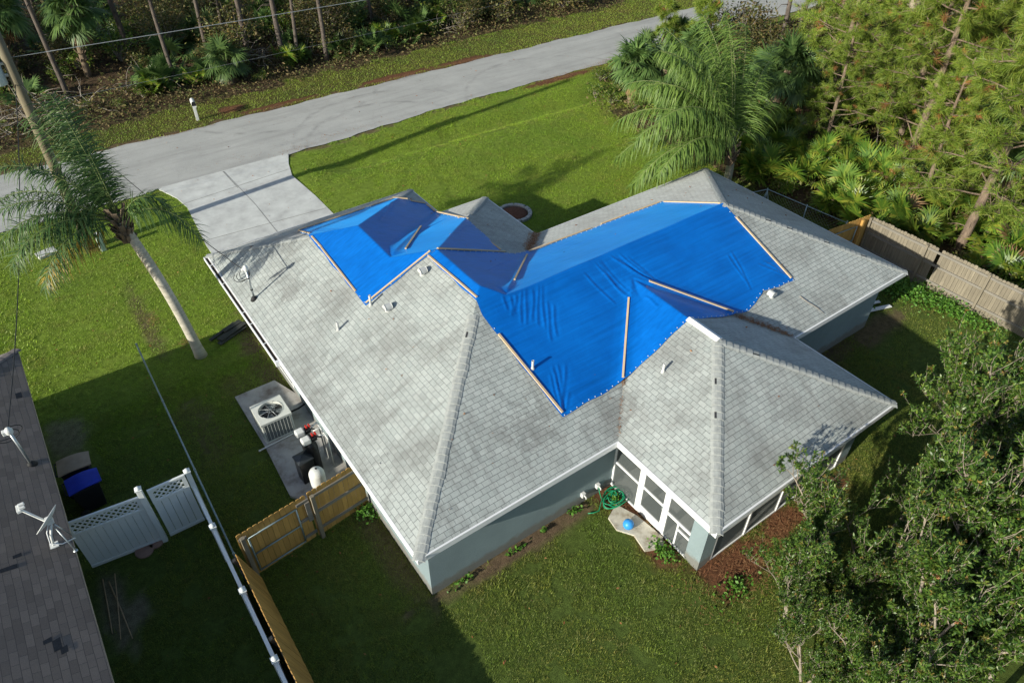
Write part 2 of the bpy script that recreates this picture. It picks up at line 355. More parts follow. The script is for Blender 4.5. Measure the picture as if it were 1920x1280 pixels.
class MB:
    def __init__(s): s.v = []; s.f = []; s.m = []; s.sm = []
    def add(s, vs, fs, mi=0, smooth=False):
        k = len(s.v); s.v += [tuple(q) for q in vs]; s.f += [tuple(i + k for i in f) for f in fs]; s.m += [mi] * len(fs); s.sm += [smooth] * len(fs); return s
    def box(s, c, d, rz=0, mi=0, M=None):
        x, y, z = (q / 2 for q in d)
        vs = [Vector((a * x, b * y, e * z)) for e in (-1, 1) for b in (-1, 1) for a in (-1, 1)]
        T = M if M is not None else Matrix.Rotation(rz, 3, 'Z')
        return s.add([T @ q + Vector(c) for q in vs], [(0, 2, 3, 1), (4, 5, 7, 6), (0, 1, 5, 4), (2, 6, 7, 3), (0, 4, 6, 2), (1, 3, 7, 5)], mi)
    def beam(s, a, b, w, h, mi=0, up=(0, 0, 1)):
        a, b = Vector(a), Vector(b); d = b - a; L = d.length; d.normalize(); u = Vector(up)
        if abs(d.dot(u)) > .98: u = Vector((0, 1, 0))
        sx = d.cross(u).normalized(); uz = sx.cross(d).normalized()
        return s.box((a + b) / 2, (L, w, h), mi=mi, M=Matrix((d, -sx, uz)).transposed())
    def tube(s, pts, rad, n=8, mi=0, cap=True, smooth=True):
        pts = [Vector(q) for q in pts]; rads = rad if isinstance(rad, (list, tuple)) else [rad] * len(pts)
        vs = []; fs = []; ref = None
        for i, q in enumerate(pts):
            d = (pts[min(i + 1, len(pts) - 1)] - pts[max(i - 1, 0)])
            d = d.normalized() if d.length > 1e-9 else Vector((0, 0, 1))
            if ref is None: ref = Vector((1, 0, 0)) if abs(d.x) < .8 else Vector((0, 1, 0))
            u = (ref - d * ref.dot(d)).normalized(); w = d.cross(u); ref = u
            for k in range(n):
                a = 2 * math.pi * k / n; vs.append(q + (u * math.cos(a) + w * math.sin(a)) * rads[i])
        for i in range(len(pts) - 1):
            for k in range(n):
                a, b = i * n + k, i * n + (k + 1) % n; fs.append((a, b, b + n, a + n))
        if cap:
            fs.append(tuple(range(n - 1, -1, -1))); fs.append(tuple((len(pts) - 1) * n + k for k in range(n)))
        return s.add(vs, fs, mi, smooth)
    def lathe(s, prof, c=(0, 0, 0), n=20, mi=0, M=None):
        T = M or Matrix.Identity(3)
        vs = [T @ Vector((r * math.cos(2 * math.pi * k / n), r * math.sin(2 * math.pi * k / n), z)) + Vector(c) for r, z in prof for k in range(n)]
        fs = [(i * n + k, i * n + (k + 1) % n, (i + 1) * n + (k + 1) % n, (i + 1) * n + k) for i in range(len(prof) - 1) for k in range(n)]
        fs.append(tuple(range(n - 1, -1, -1))); fs.append(tuple((len(prof) - 1) * n + k for k in range(n)))
        return s.add(vs, fs, mi, True)
    def mesh(s, name, mats):
        me = bpy.data.meshes.new(name); me.from_pydata([tuple(q) for q in s.v], [], s.f)
        for m in (mats if isinstance(mats, (list, tuple)) else [mats]): me.materials.append(m)
        me.polygons.foreach_set('material_index', s.m); me.polygons.foreach_set('use_smooth', s.sm); me.update(); return me
    def build(s, name, mats, parent=None, bevel=0, loc=(0, 0, 0)):
        me = s.mesh(name, mats); o = link(name, me, parent, loc)
        if bevel:
            b = o.modifiers.new('bevel', 'BEVEL'); b.width = bevel; b.segments = 2; b.limit_method = 'ANGLE'
        return o

def vnoise(x, y, seed=0):
    """cheap smooth 2-D value noise, vectorised, 0..1"""
    x = np.asarray(x, float); y = np.asarray(y, float)
    xi = np.floor(x).astype(np.int64); yi = np.floor(y).astype(np.int64); xf = x - xi; yf = y - yi
    def h(a, b):
        n = (a * 374761393 + b * 668265263 + seed * 1442695041) & 0x7fffffff
        n = ((n ^ (n >> 13)) * 1274126177) & 0x7fffffff
        return ((n ^ (n >> 16)) & 0xffff) / 65535.
    u = xf * xf * (3 - 2 * xf); w = yf * yf * (3 - 2 * yf)
    return (h(xi, yi) * (1 - u) + h(xi + 1, yi) * u) * (1 - w) + (h(xi, yi + 1) * (1 - u) + h(xi + 1, yi + 1) * u) * w
def fbm(x, y, seed=0, o=3):
    return sum(vnoise(x * 2 ** k, y * 2 ** k, seed + k) / 2 ** (k + 1) for k in range(o)) / (1 - .5 ** o)
def sst(a, b, x):
    t = np.clip((np.asarray(x, float) - a) / (b - a), 0, 1); return t * t * (3 - 2 * t)

# ------------------------------------------------------------------ plan of the house (metres)
ZE, SL = 2.55, .44
b_, c_, d_, g_, h_, i_, k_, m_, n_ = 6.016, 3.418, 13.301, 19.387, 9.299, 10.349, 12.658, 8.232, 14.905
O = .44
XL, WL, HM = (b_ + d_) / 2, (d_ - b_) / 2, h_ / 2
def Hroof(x, y):
    v = np.minimum.reduce([x, i_ - x, y, k_ - y])
    v = np.maximum(v, np.minimum.reduce([x, m_ - x, n_ - y, y]))
    v = np.maximum(v, np.minimum.reduce([g_ - x, y, h_ - y, x]))
    v = np.maximum(v, np.minimum.reduce([x - b_, d_ - x, y + c_, h_ - y]))
    return ZE + SL * v

# ------------------------------------------------------------------ ground, road, driveway
def road_lo(x): return np.where(x < 9, 25.9, 25.9 + np.clip((x - 9) / 8, 0, 1) * .55) + .06 * np.sin(x * 1.7) + .05 * np.sin(x * 4.1)
def road_hi(x): return 31.75 + .08 * np.sin(x * 1.1 + 1) + .05 * np.sin(x * 3.7)
def ground_z(x, y):
    sw = -.34 * np.exp(-((y - 23.3 + .03 * (x - 8)) / .75) ** 2) * sst(7.0, 9.5, x) * (1 - sst(26, 30, x))
    mound = .22 * np.exp(-((y - 20.6) / 1.9) ** 2 - ((x - 16) / 7) ** 2)
    far = .35 * sst(34.5, 42, y) * fbm(x * .25, y * .25, 5)
    return sw + mound + far + .05 * (fbm(x * .6, y * .6, 3) - .5)
def in_poly(x, y, P):
    c = np.zeros(np.shape(x), bool); n = len(P)
    for a in range(n):
        (x1, y1), (x2, y2) = P[a], P[a - 1]
        c ^= ((y1 > y) != (y2 > y)) & (x < (x2 - x1) * (y - y1) / (y2 - y1 + 1e-12) + x1)
    return c
WALL = [(O, O), (g_ - O, O), (g_ - O, h_ - O), (i_ - O, h_ - O), (i_ - O, k_ - O), (m_ - O, k_ - O), (m_ - O, n_ - O), (O, n_ - O)]
LANAI = [(b_ + O, -c_ + O), (d_ - O, -c_ + O), (d_ - O, O), (b_ + O, O)]
DRIVE = [(.55, 25.95), (1.0, 24.6), (1.15, 23.5), (.86, 19.9), (.75, 14.4), (6.35, 14.4), (6.37, 21.1), (6.25, 23.6), (6.6, 24.9), (7.0, 25.9), (6.9, 26.0), (.6, 26.05)]
PAD = [(-1.25, 10.2), (.1, 10.2), (.44, 9.2), (.44, 4.3), (-.6, 4.3), (-1.32, 5.4), (-1.22, 7.6)]
SLAB = [(5.62, -.42), (6.1, -.2), (6.33, -.85), (6.42, -1.75), (6.2, -2.0), (5.72, -1.78), (5.82, -1.25), (5.55, -.85)]
STRAW_SPOTS = [(7.6, -3.5, 1.15, .6), (6.9, -3.4, .8, .8), (6.1, -1.9, .45, .9), (6.2, -.1, .55, 1.2), (9.6, -3.3, .9, .45), (11.5, -3.3, 1.0, .4)]
def masks(x, y):
    n1 = fbm(x * 1.1, y * 1.1, 11); n2 = fbm(x * 3, y * 3, 21)
    wood_ = np.maximum(sst(34.2, 35.6, y + 1.8 * (n1 - .5) - .02 * x), sst(23.2, 24.4, x + 1.2 * (n1 - .5)) * (1 - sst(19, 24, y)))
    wood_ = np.maximum(wood_, sst(25.5, 28.5, x + 2 * (n1 - .5)) * (y < 25.3))
    dirt = np.zeros_like(x)
    def blob(cx, cy, rx, ry, a=1.0):
        return a * (1 - sst(.55, 1.25, np.hypot((x - cx) / rx, (y - cy) / ry) + .9 * (n2 - .5)))
    for q in ((-6.1, 11.6, .6, 1.0), (-6.2, 4.6, .35, 1.3), (-5.75, 4.3, .3, .5)): dirt = np.maximum(dirt, blob(*q))
    edge = np.zeros_like(x)
    for q in ((.2, 11.5, .5, 3.2), (.15, 2.6, .42, 2.6, .75), (3.3, .3, 3.2, .38, .95), (19.2, 0.1, 2.0, .5, .8), (15.5, .2, 3.5, .45, .9), (-2.6, 16.2, .28, 3.0, .8), (-.9, 10.7, .8, .7, .5), (-2.6, 9.5, .6, 1.8, .45), (.2, 4.6, .6, .5, .7), (9.0, 9.0, 3, .5, .8), (15, 9.1, 4, .5, .6)): edge = np.maximum(edge, blob(*q))
    rn = fbm(x * 1.7, y * 1.7, 77)
    rd = np.where(y < 29, np.abs(y - (road_lo(x) - .1)), np.abs(y - (road_hi(x) + .1)))
    edge = np.maximum(edge, (1 - sst(.05, .55, rd)) * sst(.42, .62, rn) * .9)
    straw = np.zeros_like(x)
    for q in STRAW_SPOTS: straw = np.maximum(straw, blob(q[0], q[1], q[2], q[3]))
    for q in ((25.5, 26.1, 3.6, .45), (30, 26.6, 2.5, .4), (17, 32.3, 3.0, .35), (21.5, 32.2, 2.2, .3), (9, 32.3, 3, .22), (6.5, 33.2, .8, .5)): straw = np.maximum(straw, blob(*q))
    return wood_, dirt, edge, straw

def build_ground():
    xs = np.concatenate([np.arange(-160, -12, 8), np.arange(-12, 34, .22), np.arange(34, 62, .8), np.arange(62, 260, 9)])
    ys = np.concatenate([np.arange(-60, -10, 5), np.arange(-10, 37, .22), np.arange(37, 66, .8), np.arange(66, 260, 9)])
    X, Y = np.meshgrid(xs, ys, indexing='ij'); x, y = X.ravel(), Y.ravel(); z = ground_z(x, y)
    flat = in_poly(x, y, WALL) | in_poly(x, y, LANAI)
    flat |= (y > road_lo(x) - .3) & (y < road_hi(x) + .3)
    flat |= in_poly(x, y, DRIVE)
    z = np.where(flat, -.03, z)
    a, b = len(xs), len(ys)
    I = np.arange(a * b).reshape(a, b)
    F = np.stack([I[:-1, :-1], I[1:, :-1], I[1:, 1:], I[:-1, 1:]], -1).reshape(-1, 4)
    me = mesh_np('ground', np.stack([x, y, z], 1), F, MT['ground'], smooth=True)
    wd, di, ed, st = masks(x, y)
    fr = sst(8, 14, y)[:, None]; c = np.array([.075, .11, .022]) * (1 - fr) + np.array([.15, .22, .028]) * fr
    def over(c, a, col): return c * (1 - a[:, None]) + np.array(col) * a[:, None]
    vg = (y > 31.6) & (y < 35.5); c[vg] = (.085, .075, .025)
    c = over(c, wd, (.085, .058, .034)); c = over(c, ed, (.13, .09, .058)); c = over(c, di * .7, (.20, .17, .13)); c = over(c, st, (.135, .062, .032))
    at = me.color_attributes.new('soil', 'FLOAT_COLOR', 'POINT')
    at.data.foreach_set('color', np.concatenate([c, np.ones((len(c), 1))], 1).astype(np.float32).ravel())
    return tag(link('ground', me), kind='structure')
build_ground()

def sheet(name, P, z, m, thick=.0, grid=None):
    bm = bmesh.new(); f = bm.faces.new([bm.verts.new((px, py, z)) for px, py in P])
    if f.normal.z < 0: bmesh.ops.reverse_faces(bm, faces=[f])
    bm.normal_update()
    if f.normal.z < 0: f.normal_flip()
    if thick:
        r = bmesh.ops.extrude_face_region(bm, geom=[f]); bmesh.ops.translate(bm, vec=(0, 0, -thick), verts=[q for q in r['geom'] if isinstance(q, bmesh.types.BMVert)])
        bmesh.ops.recalc_face_normals(bm, faces=bm.faces)
    me = bpy.data.meshes.new(name); bm.to_mesh(me); bm.free(); me.materials.append(m); return me
rx = np.arange(-60, 140, .5)
RV = np.concatenate([np.stack([rx, road_lo(rx), np.full_like(rx, .015)], 1), np.stack([rx, (road_lo(rx) + road_hi(rx)) / 2, np.full_like(rx, .045)], 1), np.stack([rx, road_hi(rx), np.full_like(rx, .015)], 1)])
q = np.arange(len(rx) - 1); L_ = len(rx)
RF = np.concatenate([np.stack([q, q + 1, q + 1 + L_, q + L_], 1), np.stack([q + L_, q + 1 + L_, q + 1 + 2 * L_, q + 2 * L_], 1)])
tag(link('road', mesh_np('road', RV, RF, MT['road'], smooth=True)), kind='structure')
# driveway: concrete slab with open joints
dw = MB()
def strip(x0, x1, y0, y1, jag0=None):
    dw.add([(x0, y0, .03), (x1, y0, .03), (x1, y1, .03), (x0, y1, .03)], [(0, 1, 2, 3)])
sheet_me = sheet('driveway', DRIVE, .03, MT['concrete'], .08)
drv = tag(link('driveway', sheet_me), kind='structure')
jm = MB()
for a, b2 in (((3.66, 25.95), (3.78, 21.9)), ((3.78, 21.9), (3.6, 14.5)), ((1.0, 23.85), (6.3, 24.3)), ((1.0, 20.2), (6.3, 19.75)), ((3.62, 25.95), (3.66, 23.9))):
    jm.beam((*a, .0325), (*b2, .0325), .022, .004)
jm.build('driveway_joint', plain('joint filler', (.17, .17, .155), .9, .4, 3), drv)
tag(link('equipment_pad', sheet('equipment_pad', PAD, .09, MT['pad'], .12)), kind='structure')

# ------------------------------------------------------------------ the house
house = thing('house', 'grey single storey house with hipped shingle roof half covered by blue tarps', 'house')
def uvmesh(name, polys, mats):
    """polys: (verts3d, eave direction, upslope horizontal direction)"""
    me = bpy.data.meshes.new(name); vs = []; fs = []; uvs = []
    for P, e, u in polys:
        k = len(vs); vs += P; fs.append(tuple(range(k, k + len(P))))
        e = Vector(e).normalized(); up = Vector((u[0], u[1], SL)).normalized()
        uvs += [(Vector(q).dot(e), Vector(q).dot(up)) for q in P]
    me.from_pydata(vs, [], fs); uv = me.uv_layers.new(name='UVMap')
    for i, w in enumerate(uvs): uv.data[i].uv = w
    for m in mats: me.materials.append(m)
    bm = bmesh.new(); bm.from_mesh(me); bmesh.ops.triangulate(bm, faces=bm.faces); bm.to_mesh(me); bm.free()
    return me
def P3(L): return [(x, y, float(Hroof(np.float64(x), np.float64(y)))) for x, y in L]
iH = i_ / 2; mH = m_ / 2
FACES = [
    ([(0, 0), (b_, 0), (XL, WL), (d_, 0), (g_, 0), (g_ - HM, HM), (i_ - HM, HM), (iH, iH)], (1, 0, 0), (0, 1)),
    ([(0, n_), (0, 0), (iH, iH), (iH, k_ - iH), (mH, k_ - mH), (mH, n_ - mH)], (0, -1, 0), (1, 0)),
    ([(m_, n_), (0, n_), (mH, n_ - mH)], (-1, 0, 0), (0, -1)),
    ([(m_, k_), (m_, n_), (mH, n_ - mH), (mH, k_ - mH)], (0, 1, 0), (-1, 0)),
    ([(i_, k_), (m_, k_), (mH, k_ - mH), (iH, k_ - iH)], (-1, 0, 0), (0, -1)),
    ([(i_, h_), (i_, k_), (iH, k_ - iH), (iH, iH), (i_ - HM, HM)], (0, 1, 0), (-1, 0)),
    ([(g_, h_), (i_, h_), (i_ - HM, HM), (g_ - HM, HM)], (-1, 0, 0), (0, -1)),
    ([(g_, 0), (g_, h_), (g_ - HM, HM)], (0, 1, 0), (-1, 0)),
    ([(b_, 0), (b_, -c_), (XL, -c_ + WL), (XL, WL)], (0, -1, 0), (1, 0)),
    ([(b_, -c_), (d_, -c_), (XL, -c_ + WL)], (1, 0, 0), (0, 1)),
    ([(d_, -c_), (d_, 0), (XL, WL), (XL, -c_ + WL)], (0, 1, 0), (-1, 0)),
]
roof = link('roof', uvmesh('roof', [(P3(p), e, u) for p, e, u in FACES], [MT['shingle']]), house)

def ridge_cap(p0, p1, parent, zf, mats, w=.16, step=.19, miss=()):
    """overlapping cap shingles folded over a hip or ridge"""
    a, b2 = np.array(p0, float), np.array(p1, float); L = np.linalg.norm(b2 - a); d = (b2 - a) / L; s = np.array([-d[1], d[0]])
    mb = MB(); k = 0; t = 0.0; cnt = int(L / step)
    for j in range(cnt + 1):
        t0, t1 = j * step, min(L, (j + 1.25) * step)
        if t1 - t0 < .05: continue
        ww = w * (1 + .06 * random.uniform(-1, 1)); sk = random.uniform(-.012, .012)
        rows = []
        for t, lift in ((t0, .034), (t1, .014)):
            c = a + d * t
            row = []
            for q in (-1, -.55, -.2, .2, .55, 1):
                pt = c + s * (q * ww + sk); z = zf(pt[0], pt[1]); zc = zf(c[0], c[1])
                z = max(z, zc - abs(q) * ww * SL) - (.012 if abs(q) < .3 else 0)
                row.append((pt[0], pt[1], z + lift * (1 if abs(q) < .9 else .55)))
            rows.append(row)
        vs = rows[0] + rows[1] + [(x, y, z - .025) for x, y, z in rows[0]]
        fs = [(i, i + 1, i + 7, i + 6) for i in range(5)] + [(i + 12, i + 13, i + 1, i) for i in range(5)]
        k0 = len(mb.m); mb.add(vs, fs, 0, False)
        if j in miss: mb.m[k0 + 3] = 1
    o = mb.build('ridge_cap', mats, parent); return o
zf = lambda x, y: float(Hroof(np.float64(x), np.float64(y)))
capm = [MT['shingle_cap'], MT['felt']]
lap = (XL, -c_ + WL); rap = (g_ - HM, HM)
for a, e, ms in (((0, 0), (4.55, 4.55), (30,)), ((b_, -c_), lap, (15, 20)), ((d_, -c_), lap, (21,)), ((g_, 0), rap, (8, 15, 22, 26)),
                 ((g_, h_), rap, ()), ((0, n_), (2.9, n_ - 2.9), (2, 9)), ((m_, n_), (7.1, n_ - (m_ - 7.1)), ()), ((i_, k_), (8.35, k_ - (i_ - 8.35)), ()), ((rap), (14.55, HM), ())):
    ridge_cap(a, e, roof, zf, capm, miss=ms)
rv = MB(); z0 = zf(XL, .3) + .045
for s in (-1, 1):
    rv.add([(XL, .2, z0 + .02), (XL, 1.32, z0 + .02), (XL + s * .13, 1.32, z0 - .04), (XL + s * .13, .2, z0 - .04)], [(0, 1, 2, 3) if s < 0 else (3, 2, 1, 0)])
rv.add([(XL - .13, .2, z0 - .04), (XL, .2, z0 + .02), (XL + .13, .2, z0 - .04), (XL, .2, z0 - .06)], [(0, 1, 2, 3)])
rvo = rv.build('ridge_vent', MT['white'], roof); md = rvo.modifiers.new('thick', 'SOLIDIFY'); md.thickness = .015

# fascia, soffit
EAVE = [(0, 0), (b_, 0), (b_, -c_), (d_, -c_), (d_, 0), (g_, 0), (g_, h_), (i_, h_), (i_, k_), (m_, k_), (m_, n_), (0, n_)]
fa = MB(); nE = len(EAVE)
for a in range(nE):
    p, q = Vector((*EAVE[a], 0)), Vector((*EAVE[(a + 1) % nE], 0)); d = (q - p).normalized(); out = Vector((d.y, -d.x, 0))
    pv = Vector((*EAVE[a - 1], 0)); nx = Vector((*EAVE[(a + 2) % nE], 0))
    o0 = -1 if (p - pv).cross(q - p).z < 0 else 1; o1 = -1 if (q - p).cross(nx - q).z < 0 else 1
    e0 = p - d * (.012 * o0); e1 = q + d * (.012 * o1)
    zt, zb = ZE + .012, ZE - .165
    pts = [e0 + out * .012, e1 + out * .012]
    ins = [p - out * .03 + d * (.03 * o0), q - out * .03 - d * (.03 * o1)]
    vs = [(*pts[0].xy, zb), (*pts[1].xy, zb), (*pts[1].xy, zt), (*pts[0].xy, zt), (*ins[0].xy, zb), (*ins[1].xy, zb), (*ins[1].xy, zt + .008), (*ins[0].xy, zt + .008)]
    fa.add(vs, [(0, 1, 2, 3), (3, 2, 6, 7), (1, 0, 4, 5)])
fa.build('fascia', MT['white'], house)
link('soffit', sheet('soffit', EAVE, ZE - .15, MT['soffit']), house)

# walls
def prism(P, z0, z1):
    mb = MB(); n = len(P)
    vs = [(x, y, z0) for x, y in P] + [(x, y, z1) for x, y in P]
    return mb.add(vs, [(a, (a + 1) % n, n + (a + 1) % n, n + a) for a in range(n)])
prism(WALL, -.3, ZE - .14).build('wall', MT['stucco'], house)
cx0, cx1, cy0, cy1 = b_ + O, d_ - O, -c_ + O, O
co = MB(); co.box((cx0 + .235, cy0 + .235, ZE / 2 - .21), (.47, .47, ZE + .14)); co.build('column', MT['stucco'], house)
co = MB(); co.box((cx1 - .235, cy0 + .235, ZE / 2 - .21), (.47, .47, ZE + .14)); co.build('column', MT['stucco'], house)
link('porch_floor', sheet('porch_floor', [(cx0 + .02, cy0 + .02), (cx1 - .02, cy0 + .02), (cx1 - .02, cy1 - .005), (cx0 + .02, cy1 - .005)], .05, MT['concrete'], .15), house)
fr = MB(); zt = ZE - .16
Xs = cx0 + .03
def vbar(y, w, z0, z1): fr.box((Xs, y, (z0 + z1) / 2), (.06, w, z1 - z0))
def hbar(y0, y1, z, h): fr.box((Xs, (y0 + y1) / 2, z), (.058, y1 - y0, h))
vbar(.40, .06, 0, zt); vbar(-.62, .11, 0, zt); vbar(-1.64, .11, 0, zt)
hbar(-.565, .37, 1.09, .07); hbar(-.565, .37, .03, .06); hbar(-.565, .37, zt - .03, .06)
hbar(-2.51, -1.695, 1.03, .09); hbar(-2.51, -1.695, zt - .03, .06); hbar(-2.51, -1.695, .03, .05)
vbar(-2.09, .05, .055, .985); hbar(-2.51, -2.115, .78, .06)
fr.build('screen_frame', MT['white'], house)
dr = MB()
for y in (-.72, -1.54): dr.box((Xs, y, zt / 2 + .04), (.05, .08, zt - .1))
for z, hh in ((.20, .30), (1.12, .08), (zt - .05, .08)): dr.box((Xs, -1.13, z), (.046, .74, hh))
door = dr.build('screen_door', MT['white'], house)
def panel(pts, parent=house):
    MB().add(pts, [(0, 1, 2, 3)]).build('screen_panel', MT['screen'], parent)
xp = cx0 + .03
for y0, y1, z0, z1 in ((-.565, .37, .06, 1.055), (-.565, .37, 1.125, zt - .06), (-2.065, -1.695, .055, .985), (-2.51, -2.115, .055, .75), (-2.51, -2.115, .81, .985), (-2.51, -1.695, 1.075, zt - .06)):
    panel([(xp, y0, z0), (xp, y1, z0), (xp, y1, z1), (xp, y0, z1)])
for z0, z1 in ((.35, 1.08), (1.16, zt - .09)): panel([(xp, -1.5, z0), (xp, -.76, z0), (xp, -.76, z1), (xp, -1.5, z1)], door)
MB().box((Xs - .04, -1.5, 1.05), (.03, .03, .12)).build('door_handle', MT['metal'], door)
# rear screen wall of the porch
fr = MB(); Ys = cy0 + .03; xs0, xs1 = cx0 + .47, cx1 - .47; bays = np.linspace(xs0, xs1, 5)
for x in bays: fr.box((min(max(x, xs0 + .03), xs1 - .03), Ys, zt / 2), (.06, .06, zt))
for x0, x1 in zip(bays[:-1], bays[1:]):
    a0 = x0 + (.06 if x0 == xs0 else .03); a1 = x1 - (.06 if x1 == xs1 else .03)
    for z, hh in ((.03, .06), (1.05, .06), (zt - .035, .07)): fr.box(((a0 + a1) / 2, Ys, z), (a1 - a0, .056, hh))
fr.build('screen_frame', MT['white'], house)
for x0, x1 in zip(bays[:-1], bays[1:]):
    panel([(x0, Ys, .06), (x1, Ys, .06), (x1, Ys, 1.02), (x0, Ys, 1.02)]); panel([(x0, Ys, 1.08), (x1, Ys, 1.08), (x1, Ys, zt - .07), (x0, Ys, zt - .07)])
fr = MB(); Xr = cx1 - .03
for y in (cy0 + .5, -1.2, .36): fr.box((Xr, y, zt / 2), (.06, .06, zt))
fr.build('screen_frame', MT['white'], house); panel([(Xr, cy0 + .5, .06), (Xr, .36, .06), (Xr, .36, zt), (Xr, cy0 + .5, zt)])
sd_ = MB(); sd_.box((9.2, O - .02, 1.05), (2.4, .04, 2.1)); sd_.build('sliding_door', MT['black'], house)

# gutter with wet leaf mud
gu = MB(); y0, y1 = 8.21, 14.85
gu.box((-.125, (y0 + y1) / 2, 2.475), (.012, y1 - y0, .13)); gu.box((-.072, (y0 + y1) / 2, 2.415), (.118, y1 - y0, .012))
gu.box((-.072, y0 - .055, 2.48), (.125, .11, .16)); gu.box((-.072, y1 + .006, 2.475), (.118, .012, .13)); gu.box((-.118, (y0 + y1) / 2, 2.543), (.03, y1 - y0, .01))
gut = gu.build('gutter', MT['white'], house)
MB().box((-.066, (y0 + y1) / 2, 2.475), (.1, y1 - y0 - .02, .1)).build('leaf_mud', MT['mud'], gut)
for y in (14.2, 12.9, 11.0, 10.3, 9.15): MB().box((-.066, y, 2.553), (.12, .03, .01)).build('bracket', MT['white'], gut)

# roof pipes and vents
def roof_pt(x, y): return Vector((x, y, zf(x, y)))
for x, y, hh in ((1.73, 7.55, .30), (2.82, 7.48, .36), (5.13, 2.59, .30), (8.11, .64, .30)):
    p = roof_pt(x, y); mb = MB()
    mb.lathe([(.035, -.1), (.035, hh), (.028, hh), (.026, hh - .05)], p, 14); mb.lathe([(.07, -.04), (.045, .05), (.036, .07)], p, 14)
    mb.build('vent_pipe', MT['vent'], roof)
def gooseneck(x, y, up):
    p = roof_pt(x, y); mb = MB(); ang = math.atan2(up[1], up[0])
    mb.lathe([(.085, -.08), (.085, .10)], p, 14)
    # hood: half barrel over a skirt, mouth towards the eave
    n = 9; vs = []; fs = []
    for k in range(n + 1):
        a = math.pi * k / n
        for xx in (-.10, .12): vs.append((xx, .115 * math.cos(a), .07 + .135 * math.sin(a)))
    fs = [(2 * k, 2 * k + 1, 2 * k + 3, 2 * k + 2) for k in range(n)]
    fs += [tuple(2 * k + 1 for k in range(n + 1)), tuple(2 * k for k in range(n, -1, -1))]
    M = Matrix.Rotation(ang, 3, 'Z')
    mb.add([M @ Vector(q) + p for q in vs], fs, 0, False)
    mb.build('roof_vent', MT['vent'], roof, bevel=.012)
gooseneck(4.41, 7.08, (1, 0)); gooseneck(3.06, 6.85, (1, 0)); gooseneck(13.65, 1.36, (0, 1))
# electric service mast
p = roof_pt(.42, 11.23)
mb = MB(); mb.tube([p + Vector((0, 0, -.1)), p + Vector((.0, .0, 1.12))], .032, 12); mb.lathe([(.13, -.04), (.07, .08), (.034, .11)], p, 14, mi=1)
for z in (.35, .8): mb.lathe([(.045, z), (.045, z + .04)], p, 12, mi=1)
mast = mb.build('service_mast', [MT['metal'], MT['dark']], house)
wh = MB(); wh.lathe([(.03, 1.08), (.075, 1.12), (.085, 1.2), (.06, 1.28), (.015, 1.31)], p, 14); wh.box(p + Vector((-.06, .03, 1.15)), (.13, .11, .09)); wh.build('weatherhead', MT['offwhite'], mast, bevel=.01)
lo = MB()
for k in range(3):
    pts = [p + Vector((-.05, .04, 1.15)) + Vector((.16 * math.sin(a) * (1 + .25 * k) - .05 * k, .05 * k + .1 * math.sin(a * .5), -.22 - .05 * k + .22 * math.cos(a))) for a in np.linspace(0, 5.4, 16)]
    lo.tube(pts, .010, 6)
lo.build('cable_loop', MT['wire'], mast)
# taps on the rear wall
for x, z in ((5.35, .42), (5.89, .42)):
    mb = MB(); mb.box((x, O - .05, z), (.12, .10, .16)); mb.tube([(x, O - .1, z + .02), (x, O - .17, z + .02), (x, O - .19, z - .04)], .022, 8); mb.build('wall_tap', MT['offwhite'], house, bevel=.012)
mb = MB(); mb.box((.415, 9.5, 1.25), (.05, 1.1, 1.2)); mb.build('window', MT['black'], house)
mb = MB()
for y in (8.92, 10.08): mb.box((.405, y, 1.25), (.075, .07, 1.34))
for z in (.62, 1.25, 1.88): mb.box((.405, 9.5, z), (.07, 1.09, .06))
mb.build('window_frame', MT['white'], house)
mb = MB(); mb.box((4.1, n_ - O + .015, 1.08), (4.9, .03, 2.14))
for z in (.55, 1.08, 1.6): mb.box((4.1, n_ - O + .036, z), (4.86, .012, .03))
mb.build('garage_door', MT['white'], house)

# ------------------------------------------------------------------ tarps
CREASE = [(8.99, 4.53, 9.1, 3.14), (9.09, 4.53, 9.17, 3.16), (8.86, 4.48, 9.04, 3.13), (9.49, 4.51, 10.15, 3.3), (9.62, 4.47, 10.14, 3.24), (10.0, 4.27, 10.32, 3.13), (9.51, 4.43, 10.03, 3.39), (8.92, 4.18, 9.06, 3.17), (9.83, 4.44, 10.22, 3.24), (5.82, 4.58, 5.5, 4.08), (5.98, 4.57, 5.61, 4.1), (6.21, 4.61, 5.59, 3.8), (6.38, 4.61, 5.7, 3.72), (6.79, 4.6, 6.01, 3.55), (6.89, 4.56, 6.15, 3.43), (6.56, 4.53, 5.96, 3.76), (5.62, 4.66, 5.45, 4.29), (6.71, 4.08, 6.08, 3.03), (6.82, 3.91, 6.32, 3.11), (5.85, 2.41, 5.15, 1.29), (5.69, 2.42, 5.09, 1.29), (6.02, 2.33, 5.17, 1.3), (5.46, 2.29, 5.09, 1.34), (5.66, 1.62, 5.17, 1.28), (5.66, 2.26, 5.13, 1.35), (13.52, 3.11, 13.13, 1.84), (14.09, 2.4, 14.77, 1.61), (14.35, 2.38, 14.86, 1.61), (13.31, 3.08, 13.15, 2.12), (9.43, 2.85, 9.43, 2.29), (8.31, 4.35, 8.55, 3.19),
          (6.6, 13.3, 5.2, 11.4), (7.5, 11.2, 6.4, 10.6), (7.6, 9.6, 6.9, 9.0), (3.2, 12.6, 3.6, 11.2), (7.4, 7.0, 6.2, 6.2)]
